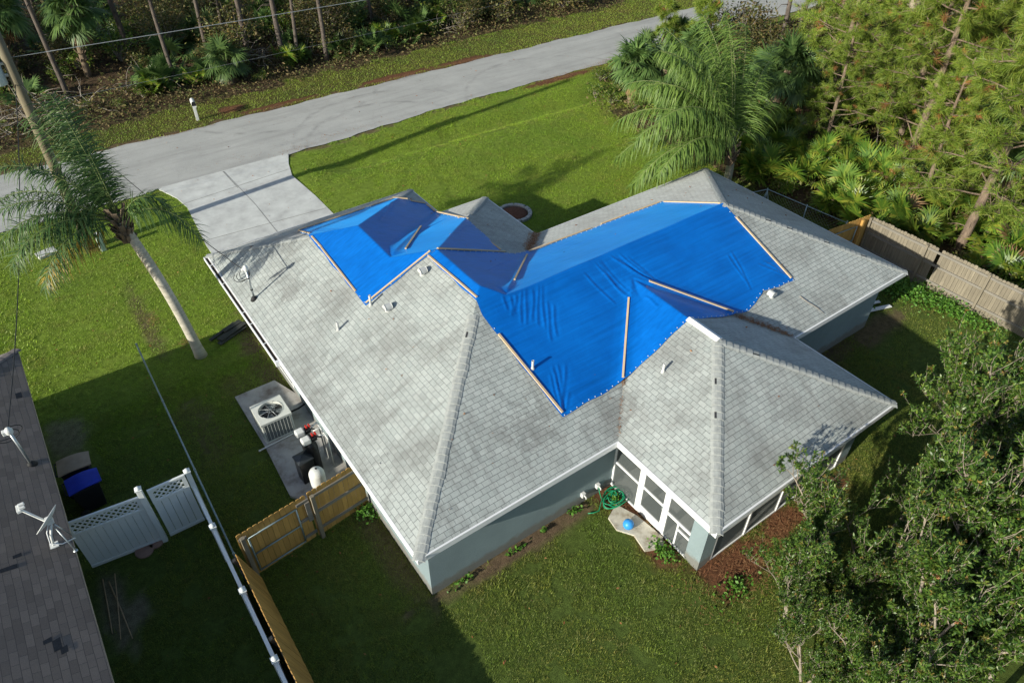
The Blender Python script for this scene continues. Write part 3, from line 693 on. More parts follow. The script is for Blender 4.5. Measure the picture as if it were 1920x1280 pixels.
def Htarp(x, y):
    x = np.asarray(x, float); y = np.asarray(y, float); h = Hroof(x, y); acc = h.copy(); cnt = 1
    for rr in (.2, .42):
        for a in np.arange(0, 2 * math.pi, math.pi / 5):
            acc = acc + Hroof(x + rr * math.cos(a), y + rr * math.sin(a)); cnt += 1
    sm = acc / cnt
    v = np.maximum(h, sm) + np.clip(sm - h, 0, 1) * .9 + .022
    for (x0, y0, x1, y1) in CREASE:
        L = math.hypot(x1 - x0, y1 - y0); ux, uy = (x1 - x0) / L, (y1 - y0) / L; t = ((x - x0) * ux + (y - y0) * uy) / L; q = -(x - x0) * uy + (y - y0) * ux
        q = q + .02 * np.sin(t * 5 + x0 * 9); w = sst(-.06, .12, t) * (1 - sst(.9, 1.08, t))
        v = v + w * ((.017 * np.exp(-(q / .033) ** 2)) - .009 * np.exp(-((q - .085) / .05) ** 2))
    v += .016 * (fbm(x * 1.2, y * 1.2, 31) - .5) + .012 * np.sin(x * 2.3 + y * .5) * np.sin(y * 1.1) ** 2
    # slack hanging between the small tarp's hip and the valley, puckers along the nailed edges
    v += .05 * np.exp(-((x - 5.6) ** 2 + (y - 9.8) ** 2) / .9)
    v += .05 * np.exp(-((x - 5.6) ** 2 / .5 + (y - 5.0) ** 2 / .25))
    return v
def tarp_mesh(name, P, step=.036):
    P = np.array(P, float); edge = []
    for a in range(len(P)):
        p, q = P[a], P[(a + 1) % len(P)]; n = max(1, int(np.linalg.norm(q - p) / step)); nr = np.array([-(q - p)[1], (q - p)[0]]) / (np.linalg.norm(q - p) + 1e-9)
        for k in range(n):
            t = k / n; w = 0 if k == 0 else .018 * math.sin(t * n * step * 5 + a) * math.sin(math.pi * t)
            edge.append(p + (q - p) * t + nr * w)
    edge = np.array(edge)
    lo, hi = P.min(0), P.max(0); gx, gy = np.meshgrid(np.arange(lo[0], hi[0], step), np.arange(lo[1], hi[1], step))
    gx = gx.ravel(); gy = gy.ravel() + (np.arange(len(gx)) % 2) * .001
    ok = in_poly(gx, gy, [tuple(e) for e in edge]); gx, gy = gx[ok], gy[ok]
    near = np.zeros(len(gx), bool)
    for e in edge:
        near |= (np.abs(gx - e[0]) < step * .5) & (np.abs(gy - e[1]) < step * .5)
    gx, gy = gx[~near], gy[~near]
    pts = np.concatenate([edge, np.stack([gx, gy], 1)])
    ne = len(edge)
    r = delaunay_2d_cdt([Vector(q) for q in pts], [], [list(range(ne))], 1, 1e-6)
    V = np.array([(q.x, q.y) for q in r[0]]); T = [tuple(f) for f in r[2] if len(f) == 3]
    V3 = np.concatenate([V, Htarp(V[:, 0], V[:, 1])[:, None]], 1)
    return mesh_np(name, V3, np.array(T), MT['tarp'], smooth=True), edge
BIG = [(5.2, 7.5), (4.84, 7.54), (4.84, 4.87), (4.75, 4.39), (5.07, 1.17), (7.23, 1.23), (9.6, 1.3), (10.25, 1.28), (11.8, 1.35), (12.55, 1.32), (13.25, 1.52), (13.5, 1.62), (14.1, 1.5), (14.9, 1.46), (14.73, 4.07), (14.68, 4.63), (14.65, 7.24), (8.64, 7.57), (8.51, 7.55), (7.7, 7.5)]
SMALL = [(2.95, 13.6), (6.95, 13.94), (7.55, 13.62), (8.18, 13.5), (8.07, 12.6), (7.97, 10.65), (7.68, 7.58), (5.18, 7.53), (2.70, 7.59), (2.83, 11.85)]
ZT = lambda x, y: float(Htarp(np.float64(x), np.float64(y)))
def batten(a, b2, parent, lift=.0):
    p, q = Vector((*a, ZT(*a) + .022 + lift)), Vector((*b2, ZT(*b2) + .022 + lift))
    # rest the board on the highest point along it
    need = max(ZT(*(Vector(a).lerp(Vector(b2), t))) + .015 - p.lerp(q, t).z for t in (.25, .5, .75))
    if need > 0 and need < .12: p.z += need; q.z += need
    d = (q - p); mid = (p + q) / 2
    mb = MB(); L = d.length
    w = random.uniform(.055, .068)
    mb.box((0, 0, 0), (w, .036, L)); me = mb.mesh('batten', MT['batten'])
    o = link('batten', me, parent); n = Vector((-SL * 0, 0, 1))
    zax = d.normalized(); xax = zax.cross(Vector((0, 0, 1))).normalized(); yax = zax.cross(xax)
    o.matrix_local = Matrix.Translation(mid) @ Matrix((xax, yax, zax)).transposed().to_4x4()
    bv = o.modifiers.new('bevel', 'BEVEL'); bv.width = .004; bv.segments = 1
def nails(edge, parent, skip=5):
    mb = MB()
    for k in range(0, len(edge), skip):
        e = edge[k]; c = edge.mean(0); q = e + (c - e) / np.linalg.norm(c - e) * .05
        mb.lathe([(.016, 0), (.016, .012), (.004, .016)], (q[0], q[1], ZT(q[0], q[1])), 8)
    mb.build('cap_nails', MT['offwhite'], parent)
me, ed = tarp_mesh('sheet', BIG)
big = thing('blue_tarp', 'large wrinkled blue tarp nailed over the main ridge and valleys of the house roof', 'tarp', group='blue tarps on the house roof')
link('sheet', me, big); nails(ed[len(ed) // 8:], big, 6)
for a, b2 in (((5.22, 7.52), (7.74, 7.55)), ((4.87, 7.5), (4.9, 4.9)), ((8.38, 7.22), (6.55, 5.4)), ((8.66, 7.5), (11.33, 7.48)), ((11.82, 7.46), (14.5, 7.28)), ((14.59, 7.15), (14.62, 4.72)), ((14.70, 4.04), (14.83, 1.55)), ((10.02, 3.29), (11.9, 1.42)), ((9.05, 3.12), (7.25, 1.27)), ((4.84, 3.77), (5.13, 1.26))):
    batten(a, b2, big)
me, ed = tarp_mesh('sheet', SMALL)
small = thing('blue_tarp', 'smaller blue tarp framed with pale boards over the garage end of the roof', 'tarp', group='blue tarps on the house roof')
link('sheet', me, small); nails(ed, small, 9)
for a, b2 in (((2.99, 13.56), (2.95, 12.26)), ((2.89, 11.89), (2.88, 11.08)), ((2.87, 11.06), (2.75, 8.35)), ((3.03, 13.64), (5.65, 13.74)), ((5.92, 13.79), (6.89, 13.86)), ((6.92, 13.88), (7.41, 13.6)), ((7.51, 13.56), (8.06, 13.43)), ((8.07, 13.35), (8.02, 12.61)), ((7.97, 12.4), (7.96, 10.14)), ((7.88, 10.69), (7.63, 7.66)), ((5.0, 7.60), (2.74, 7.66)), ((6.44, 10.84), (4.77, 8.78))):
    batten(a, b2, small)

# ------------------------------------------------------------------ the neighbour's house
nb = thing('neighbouring_house', 'neighbouring house with dark brown shingle roof cut off at the left', 'house', (-6.2, 3, 0))
NX0, NX1, NY0, NY1 = -19.4, -6.2, -9.0, 13.18; NW = (NX1 - NX0) / 2; off = Vector((-6.2, 3, 0))
NSL = .35
def nz(x, y): return ZE + NSL * min(x - NX0, NX1 - x, y - NY0, NY1 - y)
def nP(L): return [tuple(Vector((x, y, nz(x, y))) - off) for x, y in L]
xm = (NX0 + NX1) / 2
nroof = link('roof', uvmesh('roof', [(nP([(NX1, NY0), (NX1, NY1), (xm, NY1 - NW), (xm, NY0 + NW)]), (0, 1, 0), (-1, 0)), (nP([(NX1, NY1), (NX0, NY1), (xm, NY1 - NW)]), (-1, 0, 0), (0, -1)),
    (nP([(NX0, NY1), (NX0, NY0), (xm, NY0 + NW), (xm, NY1 - NW)]), (0, -1, 0), (1, 0)), (nP([(NX0, NY0), (NX1, NY0), (xm, NY0 + NW)]), (1, 0, 0), (0, 1))], [MT['shingle_old']]), nb)
nl = lambda x, y: nz(x + off.x, y + off.y)
MT['cap_old'] = plain('brown ridge caps', (.19, .165, .155), .85, .25, 9, .3)
for a, e in (((NX1, NY1), (xm, NY1 - NW)), ((NX1, NY0), (xm, NY0 + NW)), ((xm, NY0 + NW), (xm, NY1 - NW))):
    ridge_cap((a[0] - off.x, a[1] - off.y), (e[0] - off.x, e[1] - off.y), nroof, nl, [MT['cap_old'], MT['felt']], step=.3)
for (x, y, w, hh) in ((-6.89, 2.39, .32, .14), (-7.02, 2.55, .15, .15), (-6.80, 2.22, .2, .12), (-6.45, 10.86, .3, .14), (-7.38, 4.7, .16, .3), (-7.2, 5.0, .14, .16)):
    z = lambda X, Y: nz(X, Y) + .006
    MB().add([Vector((X, Y, z(X, Y))) - off for X, Y in ((x - hh / 2, y - w / 2), (x + hh / 2, y - w / 2 + .03), (x + hh / 2, y + w / 2), (x - hh / 2, y + w / 2 - .05))], [(0, 1, 2, 3)]).build('bare_patch', MT['felt'], nroof)
mb = MB(); mb.box((-6.6 - .02, (NY0 + NY1) / 2 - 3, ZE - .1), (13.2, NY1 - NY0 - .01, .17)); mb.build('fascia', MT['tan'], nb)
mb = MB(); mb.box((-.47 - 6.13, (NY0 + NY1) / 2 - 3, 1.1), (12.26, NY1 - NY0 - .94, 2.55)); mb.build('wall', MT['tan'], nb)
MB().add([(-.035, -6.2, ZE - .1), (.0, -1.9, ZE - .1), (.02, -1.9, ZE + .012), (.02, -6.2, ZE + .012)], [(0, 1, 2, 3)]).build('drip_edge', MT['batten'], nb)
# its service mast
mp = Vector((-6.57, 7.92, nz(-6.57, 7.92))) - off
mb = MB(); mb.tube([mp + Vector((0, 0, -.1)), mp + Vector((0, .0, 1.18))], .034, 12); mb.lathe([(.14, -.04), (.07, .06), (.036, .09)], mp, 14, mi=1)
nm = mb.build('service_mast', [MT['metal'], MT['dark']], nb)
wh = MB(); wh.lathe([(.04, 1.12), (.08, 1.16), (.09, 1.26), (.05, 1.33), (.015, 1.35)], mp, 14); wh.box(mp + Vector((-.07, .03, 1.2)), (.16, .12, .12)); wh.build('weatherhead', MT['offwhite'], nm, bevel=.012)
lo = MB()
for k in range(2):
    lo.tube([mp + Vector((-.08, .05, 1.2)) + Vector((.22 * math.sin(a) * (1 + .4 * k), .12 * k + .14 * math.sin(a * .7), -.2 + .2 * math.cos(a))) for a in np.linspace(0, 5, 14)], .011, 6)
lo.build('cable_loop', MT['wire'], nm)

# satellite dish on the neighbour's roof
dp = Vector((-6.55, 5.03, nz(-6.55, 5.03)))
dish = thing('satellite_dish', 'white satellite dish seen edge on, standing on the dark neighbouring roof edge', 'satellite dish', dp)
mb = MB(); mb.tube([(0, 0, 0), (.06, .02, .3), (.17, .10, .55)], .028, 10); mb.box((0, 0, .01), (.2, .16, .03)); mb.build('mast', MT['offwhite'], dish)
mb = MB(); mb.tube([(.36, -.34, -.08), (.2, .08, .5)], .014, 8); mb.lathe([(.05, -.1), (.05, -.07)], (.36, -.34, 0), 10); mb.build('brace', MT['metal'], dish)
mb = MB(); mb.tube([(.36, .20, -.12), (.22, .12, .5)], .014, 8); mb.build('brace', MT['metal'], dish)
nrm = Vector((-.615, .478, .626)).normalized(); Mq = nrm.to_track_quat('Z', 'Y').to_matrix()
mb = MB(); cc = Vector((.15, .14, .72))
prof = [(r_, -.07 * (1 - (r_ / .36) ** 2)) for r_ in np.linspace(.001, .36, 9)]
mb.lathe(prof, cc, 28, M=Mq @ Matrix.Diagonal((1.0, .9, 1)))
do = mb.build('reflector', MT['offwhite'], dish)
for f in list(do.data.polygons): pass
bm = bmesh.new(); bm.from_mesh(do.data); big_f = [f for f in bm.faces if len(f.verts) > 8]; bmesh.ops.delete(bm, geom=big_f, context='FACES'); bm.to_mesh(do.data); bm.free()
sol = do.modifiers.new('thick', 'SOLIDIFY'); sol.thickness = .012
a0 = cc - nrm * .05 + Vector((0, 0, -.12)); a1 = cc + nrm * .56 + Vector((-.02, 0, .02))
mb = MB(); mb.beam(a0, a1, .045, .03); mb.box(cc - nrm * .06, (.14, .14, .14)); mb.build('arm', MT['offwhite'], dish)
mb = MB(); mb.box(a1, (.09, .22, .07)); mb.box(a1 + Vector((.07, .05, .05)), (.12, .06, .06)); mb.box(a1 + Vector((.07, -.06, .05)), (.12, .05, .06)); mb.build('receiver', MT['offwhite'], dish, bevel=.01)
mb = MB(); mb.tube([cc - nrm * .05, (.02, .06, .4), (.0, -.15, .25), (.2, -.2, .15), (.45, -.1, .05)], .012, 6); mb.build('cable', MT['white'], dish)

# ------------------------------------------------------------------ equipment beside the house
ac = thing('air_conditioner', 'pale grey outdoor air conditioner with round fan grille on top', 'air conditioner', (-.67, 8.1, .09))
mb = MB(); mb.box((0, 0, .03), (.96, .96, .06)); 
for sx in (-1, 1):
    for sy in (-1, 1): mb.box((sx * .445, sy * .445, .41), (.05, .05, .70))
mb.build('cabinet', MT['ac_body'], ac, bevel=.012)
mb = MB(); n = 40; ro = .365
# top plate with a round hole
vs = []; fs = []
for k in range(n):
    a = 2 * math.pi * k / n; ca, sa = math.cos(a), math.sin(a); q = .48 / max(abs(ca), abs(sa)); vs += [(q * ca, q * sa, .83), (ro * ca, ro * sa, .83), (q * ca, q * sa, .75), (ro * ca, ro * sa, .70)]
for k in range(n):
    a, e = 4 * k, 4 * ((k + 1) % n); fs += [(a, e, e + 1, a + 1), (a + 2, e + 2, e, a), (a + 1, e + 1, e + 3, a + 3)]
mb.add(vs, fs); mb.build('top_panel', MT['ac_body'], ac)
mb = MB()
for k in range(9):
    for ax in (0, 1):
        u = -.40 + .1 * k
        for s in (-1, 1):
            c = (u, s * .472, .40) if ax == 0 else (s * .472, u, .40)
            mb.box(c, (.012, .016, .68) if ax == 0 else (.016, .012, .68))
mb.build('louvre_grille', MT['ac_body'], ac)
mb = MB(); mb.box((0, 0, .39), (.92, .92, .66)); mb.build('coil', MT['ac_grille'], ac)
mb = MB(); mb.lathe([(.06, .725), (.07, .76), (.03, .78)], (0, 0, 0), 14)
for k in range(4):
    a = k * math.pi / 2 + .4; c, s = math.cos(a), math.sin(a)
    mb.add([Vector((c * r_ - s * w, s * r_ + c * w, .75 + z)) for r_, w, z in ((.06, -.05, .02), (.34, -.12, .03), (.34, .12, -.02), (.06, .05, -.015))], [(0, 1, 2, 3)])
mb.build('fan', MT['dark'], ac)
mb = MB()
for k in range(4):
    a = k * math.pi / 4 + .2; c, s = math.cos(a), math.sin(a); mb.tube([(-c * .39, -s * .39, .838), (c * .39, s * .39, .838)], .006, 6)
for r_ in (.13, .365): mb.tube([(r_ * math.cos(a), r_ * math.sin(a), .842) for a in np.linspace(0, 2 * math.pi, 33)], .004, 5, cap=False)
mb.build('fan_grille', MT['metal'], ac)
mb = MB(); mb.tube([(.47, .1, .25), (.7, .2, .2), (.85, .1, .3), (1.08, .12, .35)], .03, 8); mb.build('refrigerant_pipe', MT['dark'], ac)

bt = thing('salt_tank', 'square black plastic tank with pyramid lid beside the pump cylinder', 'tank', (-.62, 5.72, .09), R(4))
mb = MB(); mb.box((0, 0, .42), (.42, .40, .84)); mb.build('body', MT['black'], bt, bevel=.02)
mb = MB(); e = .23; mb.add([(-e, -e + .01, .84), (e, -e + .01, .84), (e, e - .01, .84), (-e, e - .01, .84), (-e, -e + .01, .89), (e, -e + .01, .89), (e, e - .01, .89), (-e, e - .01, .89), (-.04, -.03, 1.0), (.04, -.03, 1.0), (.04, .03, 1.0), (-.04, .03, 1.0)], [(0, 1, 5, 4), (1, 2, 6, 5), (2, 3, 7, 6), (3, 0, 4, 7), (4, 5, 9, 8), (5, 6, 10, 9), (6, 7, 11, 10), (7, 4, 8, 11), (8, 9, 10, 11)]); mb.build('lid', plain('grey black lid', (.03, .036, .04), .4, .3, 5), bt, bevel=.008)
wf = thing('water_filter', 'tall black twin filter cylinders with white control heads and red valves', 'water filter', (-.28, 6.0, .09))
for x, y in ((-.02, .19), (.0, -.19)):
    mb = MB(); mb.lathe([(.10, 0), (.16, .03), (.165, .1), (.165, 1.05), (.14, 1.17), (.06, 1.22), (.05, 1.26)], (x, y, 0), 20); mb.build('cylinder', MT['black'], wf)
    mb = MB(); mb.box((x - .12, y, 1.36), (.26, .22, .20)); mb.build('control_head', MT['offwhite'], wf, bevel=.04)
    mb = MB(); mb.box((x + .09, y, 1.34), (.20, .16, .13)); mb.tube([(x + .05, y - .1, 1.40), (x + .2, y - .1, 1.42), (x + .3, y - .05, 1.3)], .025, 8); mb.build('valve_body', MT['black'], wf, bevel=.01)
    for dx in (.10, .19): mb = MB(); mb.box((x + dx, y + .03, 1.45), (.055, .12, .05)); mb.build('red_valve', MT['red'], wf, bevel=.01)
mb = MB()
for y, dx in ((.3, .5), (.05, .52), (-.3, .5)): mb.tube([(.2, y * .6, 1.36), (.42, y, 1.36), (.46, y, 1.3), (.46, y, .0)], .022, 8)
mb.tube([(.42, .3, 1.36), (.42, -.5, 1.36)], .022, 8); mb.build('plumbing', MT['offwhite'], wf)
pt = thing('pressure_tank', 'white dome topped pressure tank just behind the yellow wooden fence', 'tank', (-.52, 5.05, .09))
mb = MB(); mb.lathe([(.2, 0), (.22, .04), (.22, .74), (.215, .80), (.18, .88), (.10, .93), (.02, .945)], (0, 0, 0), 26); mb.build('tank_body', MT['offwhite'], pt)
mb = MB(); mb.lathe([(.03, .93), (.03, .965), (.01, .97)], (.02, .02, 0), 10); mb.build('air_valve', MT['black'], pt)
pp = thing('drain_pipe', 'thin white pipe lying across the concrete pad below the air conditioner', 'pipe', (-.7, 7.5, .12))
mb = MB(); mb.tube([(-.75, -.02, 0), (.85, .06, .02)], .024, 10); mb.lathe([(.03, -.03), (.03, .03)], (-.72, -.02, 0), 10, M=Matrix.Rotation(math.pi / 2, 3, 'Y')); mb.build('pipe', MT['offwhite'], pp)

# ------------------------------------------------------------------ bins
def wheelie(label, loc, lidm, rz):
    o = thing('wheeled_bin', label, 'bin', loc, rz, 'wheeled bins beside the neighbouring house')
    mb = MB(); a, e = (.24, .27), (.30, .36)
    mb.add([(-a[1], -a[0], .06), (a[1], -a[0], .06), (a[1], a[0], .06), (-a[1], a[0], .06), (-e[1], -e[0], .98), (e[1], -e[0], .98), (e[1], e[0], .98), (-e[1], e[0], .98)], [(3, 2, 1, 0), (4, 5, 6, 7), (0, 1, 5, 4), (1, 2, 6, 5), (2, 3, 7, 6), (3, 0, 4, 7)]); mb.build('body', MT['bin_body'], o, bevel=.03)
    n = 10; vs = []; mb = MB()
    for j in range(n + 1):
        x = -.40 + .84 * j / n; zz = 1.0 + .075 * math.sin(math.pi * (.12 + .76 * j / n)); w = .325 - .05 * (j / n) ** 4
        for q, dz in ((-1, -.03), (-.96, .0), (-.5, .012), (.5, .012), (.96, 0), (1, -.03)): vs.append((x, q * w, zz + dz))
    mb.add(vs, [(j * 6 + k, (j + 1) * 6 + k, (j + 1) * 6 + k + 1, j * 6 + k + 1) for j in range(n) for k in range(5)]); lo_ = mb.build('lid', lidm, o); s_ = lo_.modifiers.new('t', 'SOLIDIFY'); s_.thickness = .02
    mb = MB(); mb.tube([(-.46, -.24, 1.0), (-.46, .24, 1.0)], .016, 8)
    for y in (-.24, .24): mb.beam((-.34, y, .98), (-.46, y, 1.0), .03, .03)
    mb.build('handle', MT['bin_body'], o)
    for y in (-.3, .3): mb = MB(); mb.lathe([(.12, -.025), (.13, 0), (.12, .025)], (-.3, y, .125), 16, M=Matrix.Rotation(math.pi / 2, 3, 'X')); mb.build('wheel', MT['dark'], o)
wheelie('dark wheeled bin with a brown lid next to the tan wall', (-5.98, 9.2, 0), MT['bin_brown'], R(-4))
wheelie('dark wheeled bin with a bright blue lid near the white vinyl gate', (-5.9, 8.38, 0), MT['bin_blue'], R(2))

# ------------------------------------------------------------------ fences
def dogear(mb, x, w, z0, z1, y, t, mi=0):
    c = .03; P = [(x, z0), (x + w, z0), (x + w, z1 - c), (x + w - c, z1), (x + c, z1), (x, z1 - c)]
    vs = [(px, y, pz) for px, pz in P] + [(px, y + t, pz) for px, pz in P]
    mb.add(vs, [(0, 1, 2, 3, 4, 5), (11, 10, 9, 8, 7, 6)] + [(a, (a + 6), 6 + (a + 1) % 6, (a + 1) % 6) for a in range(6)], mi)
def board_run(x0, x1, z0, z1, w=.145, y=0, t=.018, jit=.012, gap=.009, skip=()):
    mb = MB(); x = x0; k = 0
    while x < x1 - .03:
        ww = min(w * random.uniform(.96, 1.03), x1 - x)
        if k not in skip: dogear(mb, x, ww - gap, z0 + random.uniform(-.02, .02), z1 + random.uniform(-jit, jit), y + random.uniform(-.003, .003), t)
        x += ww; k += 1
    return mb
# yellow wooden fence with a steel framed gate, seen from the back
yf = thing('wooden_fence', 'yellow wooden fence with steel framed gate closing the gap beside the grey house', 'fence', (-2.98, 3.55, 0), math.atan2(.35, 3.36))
board_run(-.12, 1.78, .05, 1.86).build('gate_boards', MT['fence_new'], yf)
board_run(1.80, 3.40, .04, 1.88).build('board_panel', MT['fence_new'], yf)
mb = MB()
for x in (.12, 1.42): mb.tube([(x, -.035, .18), (x, -.035, 1.58)], .022, 10)
for z in (.18, .88, 1.58): mb.tube([(.12, -.035, z), (1.42, -.035, z)], .022, 10)
mb.build('gate_frame', MT['pipe'], yf)
for z in (.32, 1.02, 1.66): mb = MB(); mb.box((2.62, -.022, z), (1.54, .04, .09)); mb.build('rail', MT['fence_rail'], yf)
for z in (.30, .98, 1.66): mb = MB(); mb.box((1.62, -.022, z), (.34, .04, .09)); mb.build('rail', MT['fence_rail'], yf)
mb = MB(); mb.box((.0, -.022, 1.66), (.2, .04, .09)); mb.build('rail', MT['fence_rail'], yf)
mb = MB(); mb.box((1.88, -.10, .90), (.10, .10, 1.8)); mb.build('post', MT['fence_old'], yf)
mb = MB(); mb.box((1.72, -.062, 1.25), (.13, .035, .75)); mb.build('latch_board', MT['fence_rail'], yf)
mb = MB(); mb.box((-.02, -.10, .90), (.10, .10, 1.8)); mb.build('post', MT['fence_old'], yf)
# leaning yellow fence run along the boundary
lf = thing('wooden_fence', 'yellow wooden fence leaning towards the white vinyl fence', 'fence', (-2.93, 3.3, 0), R(-90))
def leanpart(mb, name, m):
    o = mb.build(name, m, lf); o.matrix_local = Matrix.Rotation(R(13.5), 4, 'X'); return o
leanpart(board_run(-.1, 9.5, .02, 1.5), 'board_panel', MT['fence_new'])
for z in (.25, .8, 1.3): leanpart(MB().box((4.7, -.022, z), (9.6, .04, .09)), 'rail', MT['fence_rail'])
for x in (.0, 2.4, 4.8, 7.2): leanpart(MB().box((x, -.09, .72), (.09, .09, 1.44)), 'post', MT['fence_old'])

# white vinyl boundary fence and two lattice topped sections
vf = thing('vinyl_fence', 'white vinyl boundary fence running down beside the leaning wooden fence', 'fence', (-3.46, 6.1, 0), R(-90))
PY = [0, 1.63, 3.78, 5.77, 7.8, 9.85]
def vpost(x, y, hh, parent):
    mb = MB(); mb.box((x, y, hh / 2), (.13, .13, hh)); po = mb.build('post', MT['vinyl'], parent, bevel=.008)
    mb = MB(); mb.box((x, y, hh + .015), (.165, .165, .03)); mb.lathe([(.075, .03), (.07, .06), (.04, .09), (.01, .10)], (x, y, hh), 14); mb.build('post_cap', MT['vinyl'], po, bevel=.006)
for x in PY: vpost(x, 0, 2.0 if x == 0 else 1.48, vf)
for a, e in zip(PY[:-1], PY[1:]):
    mb = MB(); w = e - a - .13
    for j in range(12): mb.box((a + .065 + w * (j + .5) / 12, 0, .72), (w / 12 - .010, .022, 1.22))
    mb.build('panel', MT['vinyl'], vf)
    for z, hh in ((1.36, .09), (.12, .12)): MB().box(((a + e) / 2, 0, z), (w, .085, hh)).build('rail', MT['vinyl'], vf, bevel=.006)
def lattice_gate(name, label, cat, loc, L, rz, zlo, ztop, posts):
    o = thing(name, label, cat, loc, rz, 'white vinyl lattice sections across the side yard')
    zl = ztop - .50
    mb = MB(); nbd = int(L / .165)
    for j in range(nbd): mb.box(((j + .5) * L / nbd, 0, (zlo + zl) / 2), (L / nbd - .011, .024, zl - zlo))
    mb.build('panel', MT['vinyl'], o)
    for z, hh in ((ztop - .04, .08), (zl, .09), (zlo, .10)): MB().box((L / 2, 0, z), (L, .06, hh)).build('rail', MT['vinyl'], o, bevel=.005)
    mb = MB(); z0, z1 = zl + .045, ztop - .08; hgt = z1 - z0; s = .165
    for sg, yy in ((1, -.007), (-1, .007)):
        u = -hgt
        while u < L + hgt:
            a, e = (u, z0), (u + hgt, z1)
            if sg < 0: a, e = (u + hgt, z0), (u, z1)
            # clip to the panel
            def clip(p, q):
                (x0, w0), (x1, w1) = p, q
                if x0 > x1: (x0, w0), (x1, w1) = (x1, w1), (x0, w0)
                if x1 <= .1 or x0 >= L - .1: return None
                if x0 < .1: w0 += (w1 - w0) * (.1 - x0) / (x1 - x0); x0 = .1
                if x1 > L - .1: w1 = w0 + (w1 - w0) * (L - .1 - x0) / (x1 - x0); x1 = L - .1
                return (x0, w0), (x1, w1)
            r_ = clip(a, e)
            if r_ and abs(r_[1][0] - r_[0][0]) > .03: mb.beam((r_[0][0], yy, r_[0][1]), (r_[1][0], yy, r_[1][1]), .012, .042, up=(0, 1, 0))if False else mb.beam((r_[0][0], yy, r_[0][1]), (r_[1][0], yy, r_[1][1]), .012, .04)
            u += s
    mb.build('lattice', MT['vinyl'], o)
    for x in (.05, L - .05): MB().box((x, 0, (z0 + z1) / 2), (.10, .05, hgt)).build('stile', MT['vinyl'], o)
    for x, hh in posts: vpost(x, -.05, hh, o)
    return o
lattice_gate('vinyl_fence', 'wider white vinyl section with lattice top between tan wall and tall post', 'fence', (-6.42, 6.28, 0), 1.74, R(-7), .06, 1.92, ((1.81, 2.22),))
lattice_gate('vinyl_gate', 'narrower white vinyl gate with lattice top between its tall post and the boundary fence', 'gate', (-4.48, 6.05, 0), .93, R(-1), .10, 2.02, ())

# chain link fence along the boundary, seen edge on
cl = thing('chain_link_fence', 'grey chain link fence with long top rail running up the side lawn', 'fence', (-3.22, 13.2, 0), R(-90.4))
mb = MB(); mb.tube([(0, 0, 1.2), (9.9, 0, 1.2)], .024, 10); mb.build('top_rail', MT['pipe'], cl)
for x in (0, 3.2, 6.4, 9.6): mb = MB(); mb.tube([(x, .0, -.1), (x, .0, 1.22)], .028, 10); mb.lathe([(.035, 1.2), (.035, 1.25), (.01, 1.27)], (x, 0, 0), 10); mb.build('post', MT['pipe'], cl)
mb = MB()
for sg in (1, -1):
    for u in np.arange(-1.15, 9.9, .13):
        a, e = (u, .04), (u + 1.14, 1.18)
        if sg < 0: a, e = (u + 1.14, .04), (u, 1.18)
        if min(a[0], e[0]) < 0 or max(a[0], e[0]) > 9.9: continue
        mb.beam((a[0], 0, a[1]), (e[0], 0, e[1]), .004, .004)
mb.build('wire_mesh', MT['metal'], cl)

# weathered grey fence on the far side and its short yellow return
rf = thing('wooden_fence', 'weathered grey wooden fence bordering the right hand woods', 'fence', (23.08, 3.45, 0), R(-90))
for j in range(6):
    a = j * 2.42
    board_run(a, a + 2.42, .03, 1.76 + random.uniform(-.03, .03), .138, y=0, jit=.022, gap=.007, skip=(3,) if j == 1 else ()).build('board_panel', MT['fence_old'], rf)
    for z in (.35, 1.05, 1.6): MB().box((a + 1.21, -.03, z), (2.40, .04, .085)).build('rail', MT['fence_rail'], rf)
for j in range(7): MB().box((j * 2.42, -.095, .88), (.09, .085, 1.76)).build('post', MT['fence_old'], rf)
# ivy-like debris lodged on its top
rt = thing('wooden_fence', 'short yellow wooden fence with pipe gate joining the house to the grey fence', 'fence', (19.0, 3.95, 0), R(-6))
board_run(0, 4.05, .03, 1.86).build('board_panel', MT['fence_new'], rt)
mb = MB()
for x in (1.9, 3.3): mb.tube([(x, -.04, .2), (x, -.04, 1.55)], .022, 8)
for z in (.2, .88, 1.55): mb.tube([(1.9, -.04, z), (3.3, -.04, z)], .022, 8)
mb.build('gate_frame', MT['pipe'], rt)
for x in (1.7, 3.5): MB().box((x, -.09, .9), (.1, .1, 1.8)).build('post', MT['fence_new'], rt)
c2 = thing('chain_link_fence', 'grey wire fence with corner post behind the right end of the roof', 'fence', (22.25, 7.95, 0))
mb = MB(); mb.tube([(.5, -3.7, 1.2), (0, 0, 1.25), (-3.2, .9, 1.2)], .022, 8); mb.build('top_rail', MT['pipe'], c2)
for x, y in ((.5, -3.7), (.25, -1.9), (0, 0), (-1.6, .45), (-3.2, .9)): mb = MB(); mb.tube([(x, y, -.1), (x, y, 1.3)], .03, 8); mb.build('post', MT['pipe'], c2)
mb = MB(); mb.tube([(0, 0, 1.2), (-.35, .1, .0)], .022, 8); mb.tube([(0, 0, 1.2), (.06, -.4, 0)], .022, 8); mb.build('brace', MT['pipe'], c2)
mb = MB()
for (ax, ay), (bx, by) in (((.5, -3.7), (0, 0)), ((0, 0), (-3.2, .9))):
    L = math.hypot(bx - ax, by - ay)
    for sg in (1, -1):
        for u in np.arange(0, L - 1.1, .16):
            t0, t1 = (u / L, (u + 1.1) / L) if sg > 0 else ((u + 1.1) / L, u / L)
            mb.beam((ax + (bx - ax) * t0, ay + (by - ay) * t0, .05), (ax + (bx - ax) * t1, ay + (by - ay) * t1, 1.15), .005, .005)
mb.build('wire_mesh', MT['metal'], c2)

